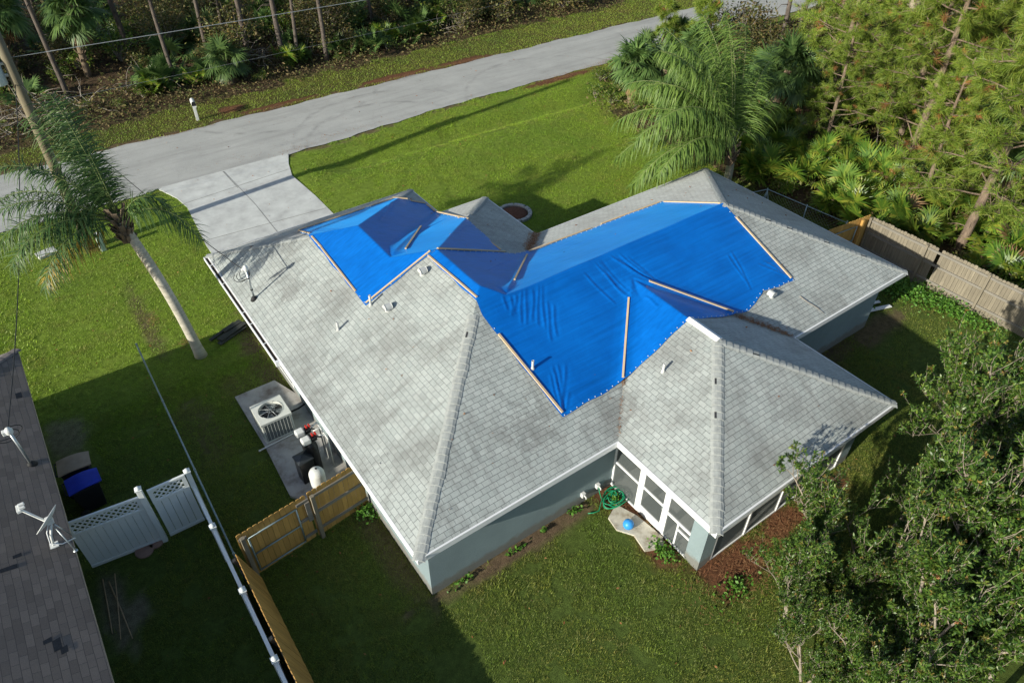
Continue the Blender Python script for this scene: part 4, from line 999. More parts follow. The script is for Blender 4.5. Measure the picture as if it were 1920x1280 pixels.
# ------------------------------------------------------------------ small yard things
def gz(x, y): return float(ground_z(np.float64(x), np.float64(y)))
bl = thing('ball', 'light blue rubber ball lying on the concrete step by the screen door', 'ball', (5.84, -.98, .06))
mb = MB(); mb.lathe([(.155 * math.sin(a), .155 - .155 * math.cos(a)) for a in np.linspace(.02, math.pi - .02, 14)], (0, 0, 0), 24); mb.build('ball_skin', MT['ball'], bl)
tag(link('concrete_step', sheet('concrete_step', SLAB, .055, MT['slab'], .08)), 'broken stained concrete slab below the screened porch', 'slab')
hs = thing('garden_hose', 'tangled green garden hose at the corner of wall and screen porch', 'hose', (6.1, 0.0, .03))
mb = MB(); pts = []
for k in range(260):
    t = k / 260; a = t * 2 * math.pi * 8.3
    r_ = .22 + .11 * math.sin(a * .37 + 1) + .05 * math.sin(a * 1.7); cxh = .06 * math.sin(a * .21) + .08; cyh = -.04 + .07 * math.cos(a * .27)
    pts.append((cxh + 1.25 * r_ * math.cos(a), cyh + .85 * r_ * math.sin(a), .02 + .09 * t + .035 * math.sin(a * 2.3)))
mb.tube(pts, .014, 7)
mb.tube([(-.21, .34, .42), (-.26, .25, .3), (-.25, .15, .1), (-.12, .1, .03), pts[0]], .014, 7)
mb.tube([pts[-1], (-.35, .05, .05), (-.55, -.1, .03), (-.72, -.05, .02), (-.85, .02, .02)], .014, 7)
mb.build('coil', MT['hose'], hs)
mb = MB(); mb.tube([(-.21, .36, .44), (-.21, .3, .40)], .02, 8); mb.build('connector', MT['offwhite'], hs)
fb = thing('flower_bed', 'round mulched flower bed edged with grey blocks on the front lawn', 'flower bed', (13.05, 14.4, gz(13, 14.4)))
mb = MB(); mb.lathe([(.62, -.05), (.60, .06), (.45, .10), (.2, .13), (.01, .14)], (0, 0, 0), 28); mb.build('mulch', MT['mulch'], fb)
for k in range(16):
    a = 2 * math.pi * k / 16; M = Matrix.Rotation(a + random.uniform(-.04, .04), 3, 'Z')
    mb = MB(); mb.box(M @ Vector((.72, 0, .05)), (.17, .26, .14), M=M); mb.build('edging_block', MT['block'], fb, bevel=.012)
def heap(name, label, cat, loc, items, m, rz=0):
    o = thing(name, label, cat, loc, rz)
    for a, e, w, h2 in items: MB().beam(a, e, w, h2).build('plank', m, o)
    return o
heap('plank_pile', 'pile of dark wet planks on the grass under the gutter', 'planks', (-.25, 13.35, .03), [((-.55, -.25, .06), (.55, .2, .06), .2, .04), ((-.5, .0, .06), (.5, .42, .07), .18, .04), ((-.75, .15, .05), (.3, .62, .05), .12, .05), ((-.45, -.12, .11), (.6, .32, .12), .2, .04), ((-.2, .3, .12), (.5, .5, .13), .2, .04)], MT['plank'])
heap('white_boards', 'two white painted boards lying at the far corner of the house', 'boards', (20.35, .85, .06), [((-.85, .15, .0), (.45, -.28, .01), .16, .03), ((-.7, .45, 0), (.35, .12, .01), .12, .03)], MT['white'])
for j, (a, e, lb) in enumerate((((-6.28, 5.75), (-6.42, 4.06), 'thin dry pole nearest the tan wall on the bare soil'), ((-6.16, 5.55), (-6.05, 3.62), 'thin dry pole crossing over the others below the vinyl fence'), ((-5.98, 5.68), (-6.28, 3.75), 'thin dry pole farthest from the tan wall, paler at its tip'))):
    o = thing('bamboo_pole', lb, 'pole', (*a, .0), 0, 'thin poles dropped on the ground')
    z = .03 + .03 * j; mb = MB(); d = Vector((e[0] - a[0], e[1] - a[1], 0)); mb.tube([(0, 0, z), d * .5 + Vector((.01, 0, z + .01)), d + Vector((0, 0, z))], [.016, .015, .011], 8); mb.build('shaft', MT['stick'], o)
for (x, y, r_, lb) in ((-5.18, 6.0, .24, 'reddish round stepping stone left of the other under the vinyl fence'), (-4.86, 6.08, .2, 'reddish round stepping stone beside the tall vinyl post')):
    o = thing('stepping_stone', lb, 'stone', (x, y, .0), 0, 'reddish stepping stones'); mb = MB(); mb.lathe([(r_, -.02), (r_, .045), (r_ * .92, .06)], (0, 0, 0), 18); mb.build('disc', MT['brick_stone'], o)
o = thing('concrete_block', 'pale flat concrete cover lying in the lawn near the palm fronds', 'slab', (-4.75, 23.0, gz(-4.75, 23)), R(12)); mb = MB(); mb.box((0, 0, .05), (.75, .5, .14)); mb.build('cover', MT['concrete'], o, bevel=.02)
o = thing('utility_box', 'pale green cable pedestal beside the foot of the utility pole', 'utility box', (-2.75, 21.95, gz(-2.7, 22)), R(10)); mb = MB(); mb.box((0, 0, .38), (.22, .2, .76)); mb.build('box', plain('pale green paint', (.45, .55, .48), .5, .1, 4), o, bevel=.015); mb = MB(); mb.box((0, 0, .79), (.25, .23, .08)); mb.build('cap', MT['offwhite'], o, bevel=.015)
o = thing('fallen_branch', 'thin bare branch lying on the shingles near the right corner', 'branch', (14.6, .96, zf(14.6, .96) + .03)); mb = MB(); mb.tube([(0, 0, 0), (.08, -.28, zf(14.68, .68) - zf(14.6, .96) + .02), (.24, -.52, zf(14.84, .44) - zf(14.6, .96) + .01), (.34, -.8, zf(14.94, .16) - zf(14.6, .96))], [.013, .012, .010, .006], 7); mb.tube([(.24, -.52, zf(14.84, .44) - zf(14.6, .96)), (.36, -.58, zf(14.96, .38) - zf(14.6, .96))], .005, 6); mb.build('wood', MT['deadwood'], o)
# mailbox
mbx = thing('mailbox', 'white mailbox with open door on a ribbed post across the road', 'mailbox', (4.5, 32.75, 0), R(-8))
mb = MB(); mb.box((0, 0, .45), (.13, .13, .95)); 
for s in (-.07, .07): mb.box((s, 0, .45), (.02, .10, .9))
mb.build('post', MT['offwhite'], mbx)
n = 12; vs = []; fs = []
for y in (-.3, .3):
    vs += [(-.11, y, .92), (.11, y, .92)] + [(.11 * math.cos(a), y, 1.06 + .11 * math.sin(a)) for a in np.linspace(0, math.pi, n)]
k = n + 2; fs = [(a, (a + 1) % k, k + (a + 1) % k, k + a) for a in range(k)] + [tuple(range(k, 2 * k))]
MB().add(vs, fs).build('box', MT['offwhite'], mbx)
mb = MB(); mb.add([(x * .93, -.285, .5 + (z - .5) * .99) for x, y, z in vs[:k]], [tuple(range(k))]); mb.build('opening', MT['black'], mbx)
mb = MB(); mb.box((0, -.36, .90), (.21, .16, .015)); mb.build('door', MT['offwhite'], mbx)
# utility pole, transformer and lines
up = thing('utility_pole', 'tall wooden utility pole with transformer behind the leaning palm', 'utility pole', (-3.2, 22.45, 0))
mb = MB(); mb.tube([(0, 0, -.2), (.05, .03, 5), (.1, .05, 11)], [.20, .18, .15], 14); mb.build('pole', MT['pole_wood'], up)
tr_ = MB(); tr_.lathe([(.2, 7.0), (.235, 7.03), (.235, 7.85), (.2, 7.92), (.05, 7.95)], (-.42, .1, 0), 20); tro = tr_.build('transformer', MT['trafo'], up)
mb = MB(); mb.beam((0, 0, 7.3), (-.3, .1, 7.3), .08, .08); mb.beam((0, 0, 7.7), (-.3, .1, 7.7), .08, .08); mb.build('bracket', MT['metal'], tro)
mb = MB(); mb.tube([(-.42, .1, 7.95), (-.42, .1, 8.15)], .05, 8); mb.build('bushing', MT['offwhite'], tro)
mb = MB(); mb.tube([(.17, -.05, 7.4), (.19, -.05, 4), (.17, -.05, .2)], .02, 8); mb.tube([(.13, .1, 7.0), (.2, .1, 4.8), (.16, .1, 3.0)], .012, 6); mb.build('conduit', MT['metal'], up)
def line(name, label, a, e, sag, r_, m, parent=None):
    a, e = Vector(a), Vector(e); pts = [a.lerp(e, t) - Vector((0, 0, sag * 4 * t * (1 - t))) for t in np.linspace(0, 1, 40)]
    pts = [p - a for p in pts]
    o = tag(MB().tube(pts, r_, 6).build(name, m), label, 'cable'); o.location = a; return o
line('power_line', 'long pale overhead cable crossing in front of the dark woods', (-3.1, 22.5, 7.85), (70, 20.5, 8.6), .45, .012, MT['wire_grey'])
line('power_line', 'pale overhead cable leaving the pole at the left edge', (-3.1, 22.5, 7.75), (-60, 26, 8.5), .5, .012, MT['wire_grey'])
line('service_cable', 'dark service cable from utility pole to the mast on the grey roof', (-3.1, 22.5, 7.0), (.36, 11.27, zf(.42, 11.23) + 1.12), .35, .014, MT['wire'])
line('service_cable', 'dark service cable hanging over the side lawn to the neighbouring roof mast', (-3.2, 22.4, 7.0), (-6.62, 7.95, nz(-6.57, 7.92) + 1.18), .5, .014, MT['wire'])
line('fence_cable', 'thin grey cable sagging low along the edge of the woods', (-14, 35.0, 1.9), (60, 38.5, 1.9), .5, .006, MT['wire_grey'])

# ------------------------------------------------------------------ lawn, straw and undergrowth (uncountable)
def blades(P, h, w, seed):
    r = np.random.default_rng(seed); n = len(P); a = r.uniform(0, 2 * np.pi, n); hh = h * r.uniform(.55, 1.35, n); ww = w * r.uniform(.7, 1.3, n)
    z = ground_z(P[:, 0], P[:, 1]); ca, sa = np.cos(a), np.sin(a); le = hh * r.uniform(.3, 1.3, n); b = a + r.uniform(.9, 2.2, n)
    A = np.stack([P[:, 0] - ca * ww / 2, P[:, 1] - sa * ww / 2, z - .01], 1); B = np.stack([P[:, 0] + ca * ww / 2, P[:, 1] + sa * ww / 2, z - .01], 1)
    Cc = np.stack([P[:, 0] + np.cos(b) * le, P[:, 1] + np.sin(b) * le, z + hh], 1)
    return np.stack([A, B, Cc], 1).reshape(-1, 3)
def scatter(n, x0, x1, y0, y1, seed):
    r = np.random.default_rng(seed); return np.stack([r.uniform(x0, x1, n), r.uniform(y0, y1, n)], 1)
def lawn_keep(P, seed):
    x, y = P[:, 0], P[:, 1]; r = np.random.default_rng(seed)
    wd, di, ed, st = masks(x, y); bare = np.maximum.reduce([wd, di, ed * .85, st * .93])
    thin = .35 * sst(.5, .75, fbm(x * .7, y * .7, 41)) + .75 * sst(.58, .74, fbm(x * 2.2, y * 2.2, 43, 4))
    verge = (y > 31.5)
    ok = r.random(len(x)) > np.maximum(bare, np.where(verge, .25, thin))
    for poly in (WALL, LANAI, DRIVE, PAD, SLAB): ok &= ~in_poly(x, y, poly)
    rag = .18 * (fbm(x * 3, y * 3, 51) - .5)
    ok &= ~((y > road_lo(x) + rag) & (y < road_hi(x) + rag))
    ok &= np.hypot(x - 13.05, y - 14.4) > .85
    ok &= ~((x < -6.6) & (y < 12.8))
    return P[ok]
gv = []
for (n, x0, x1, y0, y1, h, w, sd_n) in ((380000, -6.7, 18, -9, .5, .045, .012, 1), (160000, -6.7, .5, .4, 12, .045, .012, 2), (100000, 17, 24.5, -9, 9, .05, .014, 3), (200000, -14, 1.5, 11, 26, .045, .015, 4), (300000, 5.8, 29, 9, 26.8, .045, .018, 5), (130000, -30, 60, 31.5, 36.5, .065, .030, 6), (20000, -30, -6, 13, 26, .09, .04, 7)):
    gv.append(blades(lawn_keep(scatter(n, x0, x1, y0, y1, sd_n), sd_n), h, w, sd_n + 50))
tq = lawn_keep(scatter(330000, -9, 29, -9, 26.5, 401), 402); tq = tq[(fbm(tq[:, 0] * 1.4, tq[:, 1] * 1.4, 403) > .60) & (fbm(tq[:, 0] * 5, tq[:, 1] * 5, 404) > .5)]
gv.append(blades(tq, .095, .018, 405)); gv = np.concatenate(gv)
tag(link('grass', mesh_np('grass', gv, np.arange(len(gv)).reshape(-1, 3), MT['grass'])), kind='stuff')

def straws(P3_, ln, w, seed, m, name, tilt=.25):
    r = np.random.default_rng(seed); n = len(P3_); a = r.uniform(0, 2 * np.pi, n); L = ln * r.uniform(.5, 1.4, n); dz = r.uniform(-tilt, tilt, n) * L
    d = np.stack([np.cos(a) * L, np.sin(a) * L, dz], 1); s = np.stack([-np.sin(a), np.cos(a), 0 * a], 1) * w / 2
    V = np.stack([P3_ - d / 2 - s, P3_ + d / 2 - s, P3_ + d / 2 + s, P3_ - d / 2 + s], 1).reshape(-1, 3)
    return V
sp = []
def sline(a, b2, n, wd_, dz=.03):
    t = RNG.random(n) ** 1.0; q = np.array(a)[None] * (1 - t[:, None]) + np.array(b2)[None] * t[:, None] + RNG.normal(0, wd_, (n, 2))
    z = Hroof(q[:, 0], q[:, 1]) + dz + RNG.random(n) * .05; sp.append(np.concatenate([q, z[:, None]], 1))
def sblob(cx, cy, rx_, ry_, n, dz=.02):
    q = RNG.normal(0, .5, (n, 2)) * (rx_, ry_) + (cx, cy); z = np.where((q[:, 1] > road_lo(q[:, 0])) & (q[:, 1] < road_hi(q[:, 0])), .03, ground_z(q[:, 0], q[:, 1])) + dz + RNG.random(n) * .03
    sp.append(np.concatenate([q, z[:, None]], 1))
sline((i_, h_), (i_ - 1.5, h_ - 1.5), 700, .10); sline((12.0, 1.3), (d_ - .1, .1), 420, .07); sline((7.25, 1.22), (b_ + .1, .1), 45, .018); sline((7.28, 1.3), (7.18, 1.15), 40, .025); sline((m_ - .1, k_ - .05), (m_ - .5, k_ - .4), 120, .06)
for q in ((25.5, 26.1, 3.2, .4, 1800), (30, 26.5, 2.4, .4, 900), (17, 31.9, 3, .3, 900), (21.5, 31.9, 2, .25, 700), (9, 31.9, 3, .16, 350), (6.5, 33, .8, .4, 500), (3, 31.6, 2, .12, 150), (7.5, 26.2, 1.2, .3, 70), (11, 26.6, 3, .3, 120), (5, 26.8, 3, .3, 30), (7.7, -3.6, 1.7, .9, 900), (6.15, -1.3, .35, 1.0, 420), (6.2, .0, .3, .4, 250), (9.5, -3.4, 1.2, .35, 500), (-.9, 6.4, .25, .25, 130), (-1.0, 9.3, .3, .3, 40), (-3.2, 22.2, .5, .4, 150), (-2.3, 16, .3, .5, 60), (-1.6, 14.0, .5, .3, 80)): sblob(*q)
sp = np.concatenate(sp); V = straws(sp, .085, .011, 9, None, '')
tag(link('pine_straw', mesh_np('pine_straw', V, np.arange(len(V)).reshape(-1, 4), MT['straw'])), kind='stuff')

def leafcloud(C, size, seed, asp=.45, flat=.6):
    r = np.random.default_rng(seed); n = len(C); u = r.normal(0, 1, (n, 3)); u[:, 2] *= flat; u /= np.linalg.norm(u, axis=1)[:, None]
    w = r.normal(0, 1, (n, 3)); w -= u * (w * u).sum(1)[:, None]; w /= np.linalg.norm(w, axis=1)[:, None]
    L = size * r.uniform(.6, 1.4, n)[:, None]; u = u * L; w = w * L * asp
    return np.stack([C - u * .5, C + w * .5, C + u * .5, C - w * .5], 1).reshape(-1, 3)
def under(n, x0, x1, y0, y1, hmax, size, seed):
    P = scatter(n, x0, x1, y0, y1, seed); r = np.random.default_rng(seed + 9); wd = masks(P[:, 0], P[:, 1])[0]
    cl = fbm(P[:, 0] * .55, P[:, 1] * .55, 61); ok = (r.random(n) < wd * (.25 + 1.3 * cl)) & ~((P[:, 1] > 25.2) & (P[:, 1] < 32.6)) & ~((P[:, 0] < 24) & (P[:, 1] < 9.5)); P = P[ok]; cl = cl[ok]
    z = ground_z(P[:, 0], P[:, 1]) + r.random(len(P)) ** 1.6 * hmax * np.clip(cl * 2.2 - .45, .08, 1)
    return leafcloud(np.concatenate([P, z[:, None]], 1), size, seed)
V = np.concatenate([under(70000, -34, 62, 34, 62, 1.3, .20, 71), under(60000, -34, 60, 34, 40, .35, .13, 74), under(42000, 23.5, 46, -12, 25, .9, .17, 72), under(26000, 44, 75, -5, 26, 1.2, .28, 73)])
tag(link('undergrowth', mesh_np('undergrowth', V, np.arange(len(V)).reshape(-1, 4), MT['under'])), kind='stuff')
q1 = scatter(900, -6, 24, -8, 26, 301); q1 = lawn_keep(q1, 302); q2 = scatter(260, 0, 36, 19, 31, 303)
q2 = q2[(in_poly(q2[:, 0], q2[:, 1], DRIVE)) | (q2[:, 1] > 26.6)]
q3 = scatter(260, .2, 19, -3, 14.6, 304); q3 = q3[(in_poly(q3[:, 0], q3[:, 1], WALL) | in_poly(q3[:, 0], q3[:, 1], LANAI))]; q3 = q3[RNG.random(len(q3)) < .45]
LC = np.concatenate([np.c_[q1, ground_z(q1[:, 0], q1[:, 1]) + .05], np.c_[q2, np.full(len(q2), .055)], np.c_[q3, np.maximum(Hroof(q3[:, 0], q3[:, 1]), 0) + .02]])
V = leafcloud(LC, .075, 305, .5, .25)
tag(link('fallen_leaves', mesh_np('fallen_leaves', V, np.arange(len(V)).reshape(-1, 4), MT['leaf_dead'])), kind='stuff')
# low bright weeds along the grey fence and house walls
def weeds(n, x, y, sx, sy, h, seed):
    r = np.random.default_rng(seed); q = r.normal(0, .5, (n, 2)) * (sx, sy) + (x, y); z = ground_z(q[:, 0], q[:, 1]) + r.random(n) * h
    return leafcloud(np.concatenate([q, z[:, None]], 1), .085, seed, .75, .4)
V = np.concatenate([weeds(2600, 22.0, 1.4, .8, 1.7, .4, 1), weeds(1500, 22.4, -.8, .5, 1.8, .35, 2), weeds(800, 20.9, 2.4, .9, 1.0, .3, 3), weeds(60, 5.0, .3, .22, .12, .15, 4), weeds(50, 3.0, .28, .4, .1, .12, 5), weeds(45, 1.3, .28, .4, .1, .15, 6), weeds(110, 6.2, .02, .2, .22, .16, 7), weeds(260, 6.1, -2.1, .25, .4, .2, 8), weeds(180, .2, 3.6, .3, .3, .3, 9), weeds(200, 6.9, -3.9, .6, .3, .15, 10), weeds(40, 3.9, .3, .1, .08, .15, 11)])
tag(link('weeds', mesh_np('weeds', V, np.arange(len(V)).reshape(-1, 4), MT['weed'])), kind='stuff')

# ------------------------------------------------------------------ plants
def ribbon(p, d, up, L, w, bend, k=3):
    """narrow drooping leaf made of k segments; returns verts, quads"""
    d = d.normalized(); s = d.cross(up); s = s.normalized() if s.length > 1e-4 else Vector((1, 0, 0)); vs = []; q = Vector(p); dd = d.copy()
    for j in range(k + 1):
        t = j / k; ww = w * (1 - t ** 1.6) * (.55 + .45 * min(1, t * 4)) / 2 + .001; vs += [q - s * ww, q + s * ww]
        dd = (dd + Vector((0, 0, -bend / k))).normalized(); q = q + dd * (L / k)
    return vs, [(2 * j, 2 * j + 1, 2 * j + 3, 2 * j + 2) for j in range(k)]
def frond(mb, base, az, el, L, droop, nl, ll, lw, lbend, rng, mi=0, rmi=1, wind=(0, 0, 0), roll=0):
    """feather frond: curved stalk with long drooping leaflets on both sides"""
    p = Vector(base); d = Vector((math.cos(az) * math.cos(el), math.sin(az) * math.cos(el), math.sin(el))); N = 16; pts = []; dirs = []
    for j in range(N + 1):
        pts.append(p.copy()); dirs.append(d.copy()); p = p + d * (L / N); t = j / N
        d = (d + Vector((0, 0, -droop / N * (.5 + 1.5 * t))) + Vector(wind) / N).normalized()
    mb.tube(pts, [.024 * (1 - .88 * j / N) + .003 for j in range(N + 1)], 5, rmi, cap=False)
    side0 = dirs[0].cross(Vector((0, 0, 1))); side0 = side0.normalized() if side0.length > .05 else Vector((-math.sin(az), math.cos(az), 0))
    for j in range(nl):
        t = .16 + .84 * j / nl; f = t * N; a = min(int(f), N - 1); q = pts[a].lerp(pts[a + 1], f - a); d = dirs[a]
        s = d.cross(Vector((0, 0, 1))); s = (s.normalized() * .7 + side0 * .3).normalized()
        u = s.cross(d).normalized()
        for sg in (-1, 1):
            ang = rng.uniform(.35, 1.0); lift = rng.uniform(-.6, .75)
            dr = (s * sg * math.cos(ang * .8) + d * math.sin(ang) * .9 + u * lift).normalized()
            le = ll * (math.sin(math.pi * min(1, .2 + t * .72)) ** .5) * rng.uniform(.8, 1.15)
            vs, fs = ribbon(q, dr + Vector(wind) * .35, u, le, lw, lbend * rng.uniform(.5, 1.5), 4); mb.add(vs, fs, mi)
def fan(mb, base, az, el, stalk, R_, n, spread, droop, rng, mi=0, smi=1, wseg=None):
    """palmate leaf: stalk and a fan of split blades"""
    d = Vector((math.cos(az) * math.cos(el), math.sin(az) * math.cos(el), math.sin(el))); p = Vector(base); pts = [p.copy()]
    for j in range(4): p = p + d * (stalk / 4); d = (d + Vector((0, 0, -.10))).normalized(); pts.append(p.copy())
    mb.tube(pts, [.016, .014, .012, .010, .008], 4, smi, cap=False)
    s = d.cross(Vector((0, 0, 1))); s = s.normalized() if s.length > .05 else Vector((1, 0, 0)); u = s.cross(d).normalized(); tw = rng.uniform(-.5, .5); s, u = s * math.cos(tw) + u * math.sin(tw), u * math.cos(tw) - s * math.sin(tw)
    w = wseg or R_ * spread / n * .95
    for j in range(n):
        a = -spread / 2 + spread * (j + .5) / n; dr = d * math.cos(a) + s * math.sin(a) + u * (.18 - .10 * abs(a) + rng.uniform(-.06, .06))
        vs, fs = ribbon(p, dr, u, R_ * rng.uniform(.85, 1.08) * (1 - .10 * abs(a) / (spread / 2)), w, droop * rng.uniform(.6, 1.4), 3); mb.add(vs, fs, mi)

def queen_palm(name, label, base, top, fronds, mats, seed, r0=.17, trunk_top=.145, scale=1.0, ll=.85, lw=.042, nleaf=84, lbend=1.3):
    rng = random.Random(seed); o = thing(name, label, 'palm tree', base); b0 = Vector((0, 0, -.1)); t0 = Vector(top) - Vector(base); h = t0.z
    pts = [b0 + (t0 - b0) * t + Vector((.12 * math.sin(t * 3.1), 0, 0)) for t in np.linspace(0, 1, 14)]
    mb = MB(); mb.tube(pts, [r0 * (1.35 if j == 0 else 1.08 if j == 1 else 1 - .012 * j) for j in range(14)], 16); mb.build('trunk', MT['bark_palm'], o)
    mb = MB()                                                       # ragged boots under the crown
    for k in range(34):
        a = k * 2.4; zz = -.75 + .028 * k; c = t0 + Vector((0, 0, zz)); r_ = trunk_top + .03 + .05 * math.sin(math.pi * k / 34)
        p0 = c + Vector((math.cos(a) * r_ * .7, math.sin(a) * r_ * .7, 0)); p1 = c + Vector((math.cos(a) * (r_ + .12), math.sin(a) * (r_ + .12), rng.uniform(.16, .42)))
        mb.beam(p0, p1, rng.uniform(.09, .16), .03)
    mb.tube([t0 + Vector((0, 0, -.7)), t0 + Vector((0, 0, -.3)), t0 + Vector((0, 0, .2))], [.16, .2, .1], 12); mb.build('boots', MT['boots'], o)
    mb = MB()
    for f in fronds:
        (az, el, L, dr) = f[:4]; mi = f[4] if len(f) > 4 else 0; nl = f[5] if len(f) > 5 else nleaf
        frond(mb, t0 + Vector((math.cos(R(az)) * .08, math.sin(R(az)) * .08, .05)), R(az), R(el), L * scale, dr, nl, ll, lw, lbend, rng, mi, 2 if mi != 1 else 2, (-.10, .04, 0))
    mb.build('crown', mats, o); return o
# camera right is (.81,-.58), away is (.58,.81)
queen_palm('queen_palm', 'tall leaning queen palm with pale ringed trunk on the left lawn', (-1.5, 12.95, 0), (-2.25, 13.45, 5.45),
    [(100, 80, 3.8, .45), (120, 70, 3.6, .9), (88, 77, 3.6, .5), (108, 73, 3.7, .7),  (150, 62, 3.4, 1.3), (95, 58, 3.1, .9), (170, 45, 3.5, 1.3), (145, 40, 3.6, 1.2), (185, 40, 3.6, 1.5), (200, 36, 3.5, 1.5), (215, 28, 3.4, 1.7), (160, 26, 3.6, 1.4), (128, 52, 3.3, 1.2), (178, 22, 3.4, 1.5), (135, 15, 3.0, 1.6), (-35, 34, 2.9, 2.5), (198, 4, 2.8, 1.0, 1, 60), (82, 86, 2.1, .1, 0, 30), (-20, 58, 1.8, 2.4)],
    [MT['palm_green'], MT['palm_yellow'], plain('palm stalks', (.13, .17, .05), .6, .3, 4)], 3, scale=.98, nleaf=72, lw=.034)
queen_palm('queen_palm', 'queen palm with huge windswept fronds rising behind the far right roof corner', (22.4, 10.3, 0), (21.3, 9.6, 2.75),
    [(110, 82, 5.0, .55), (130, 66, 4.9, 1.1), (150, 60, 4.9, 1.3), (165, 48, 4.8, 1.5), (185, 40, 4.7, 1.6), (140, 44, 5.0, 1.4), (172, 30, 4.7, 1.5), (95, 60, 4.8, 1.2), (70, 62, 4.8, 1.2), (50, 56, 4.6, 1.4), (30, 50, 4.2, 1.6), (155, 72, 5.0, 1.0), (120, 52, 5.0, 1.3), (158, 18, 4.4, 1.5), (85, 72, 5.0, .9), (60, 74, 4.6, 1.0), (178, 58, 4.9, 1.5), (145, 30, 4.8, 1.5), (40, 66, 4.8, 1.1), (20, 60, 4.4, 1.5), (100, 40, 5, 1.2), (75, 44, 4.6, 1.4), (5, 48, 3.8, 1.8), (165, 66, 5.2, .9), (112, 64, 5.2, .8)],
    [MT['palm_light'], MT['palm_yellow'], plain('pale palm stalks', (.20, .23, .09), .6, .3, 4)], 5, .19, .17, 1.15, 1.2, .055, 96, 2.1)

def cabbage_palm(nm, seed, h, nf, rad, stalk, mats, trunk=True, r0=.16, dead=5):
    rng = random.Random(seed); mb = MB(); pts = [Vector((.18 * math.sin(t * 2.2 + seed), .12 * math.sin(t * 1.7), h * t - .1)) for t in np.linspace(0, 1, 9)]
    mb.tube(pts, [r0 * (1.1 - .15 * t) for t in np.linspace(0, 1, 9)], 10)
    for k in range(int(14 * h)):
        a = k * 2.4; t = .25 + .75 * k / (14 * h); c = pts[min(8, int(t * 8))]; rr = r0
        mb.beam(c + Vector((math.cos(a) * rr * .8, math.sin(a) * rr * .8, 0)), c + Vector((math.cos(a) * (rr + .14), math.sin(a) * (rr + .14), rng.uniform(.15, .3))), .08, .025)
    tr = mb.mesh(nm + '_trunk', MT['boots']); mb = MB(); top = pts[-1]
    for k in range(nf):
        az = k * 2.399; el = math.pi / 2 * (1 - (k + .5) / nf * 1.35); fan(mb, top, az + rng.uniform(-.2, .2), el + rng.uniform(-.1, .1), stalk * rng.uniform(.8, 1.15), rad * rng.uniform(.85, 1.15), 30, 4.4, .9, rng, 0, 0)
    for k in range(dead): fan(mb, top - Vector((0, 0, .2)), rng.uniform(0, 6.3), -1.0, stalk * .8, rad * .8, 18, 2.2, 1.4, rng, 1, 1)
    return tr, mb.mesh(nm + '_crown', mats)
def palmetto(nm, seed, nf, rad, stalk, mats):
    rng = random.Random(seed); mb = MB()
    for k in range(nf):
        az = k * 2.399 + rng.uniform(-.3, .3); el = rng.uniform(.55, 1.35); b = Vector((rng.uniform(-.35, .35), rng.uniform(-.35, .35), 0))
        fan(mb, b, az, el, stalk * rng.uniform(.7, 1.3), rad * rng.uniform(.75, 1.15), 22, 4.0, .45, rng, 1 if rng.random() < .05 else 0, 0)
    return mb.mesh(nm + '_fans', mats)

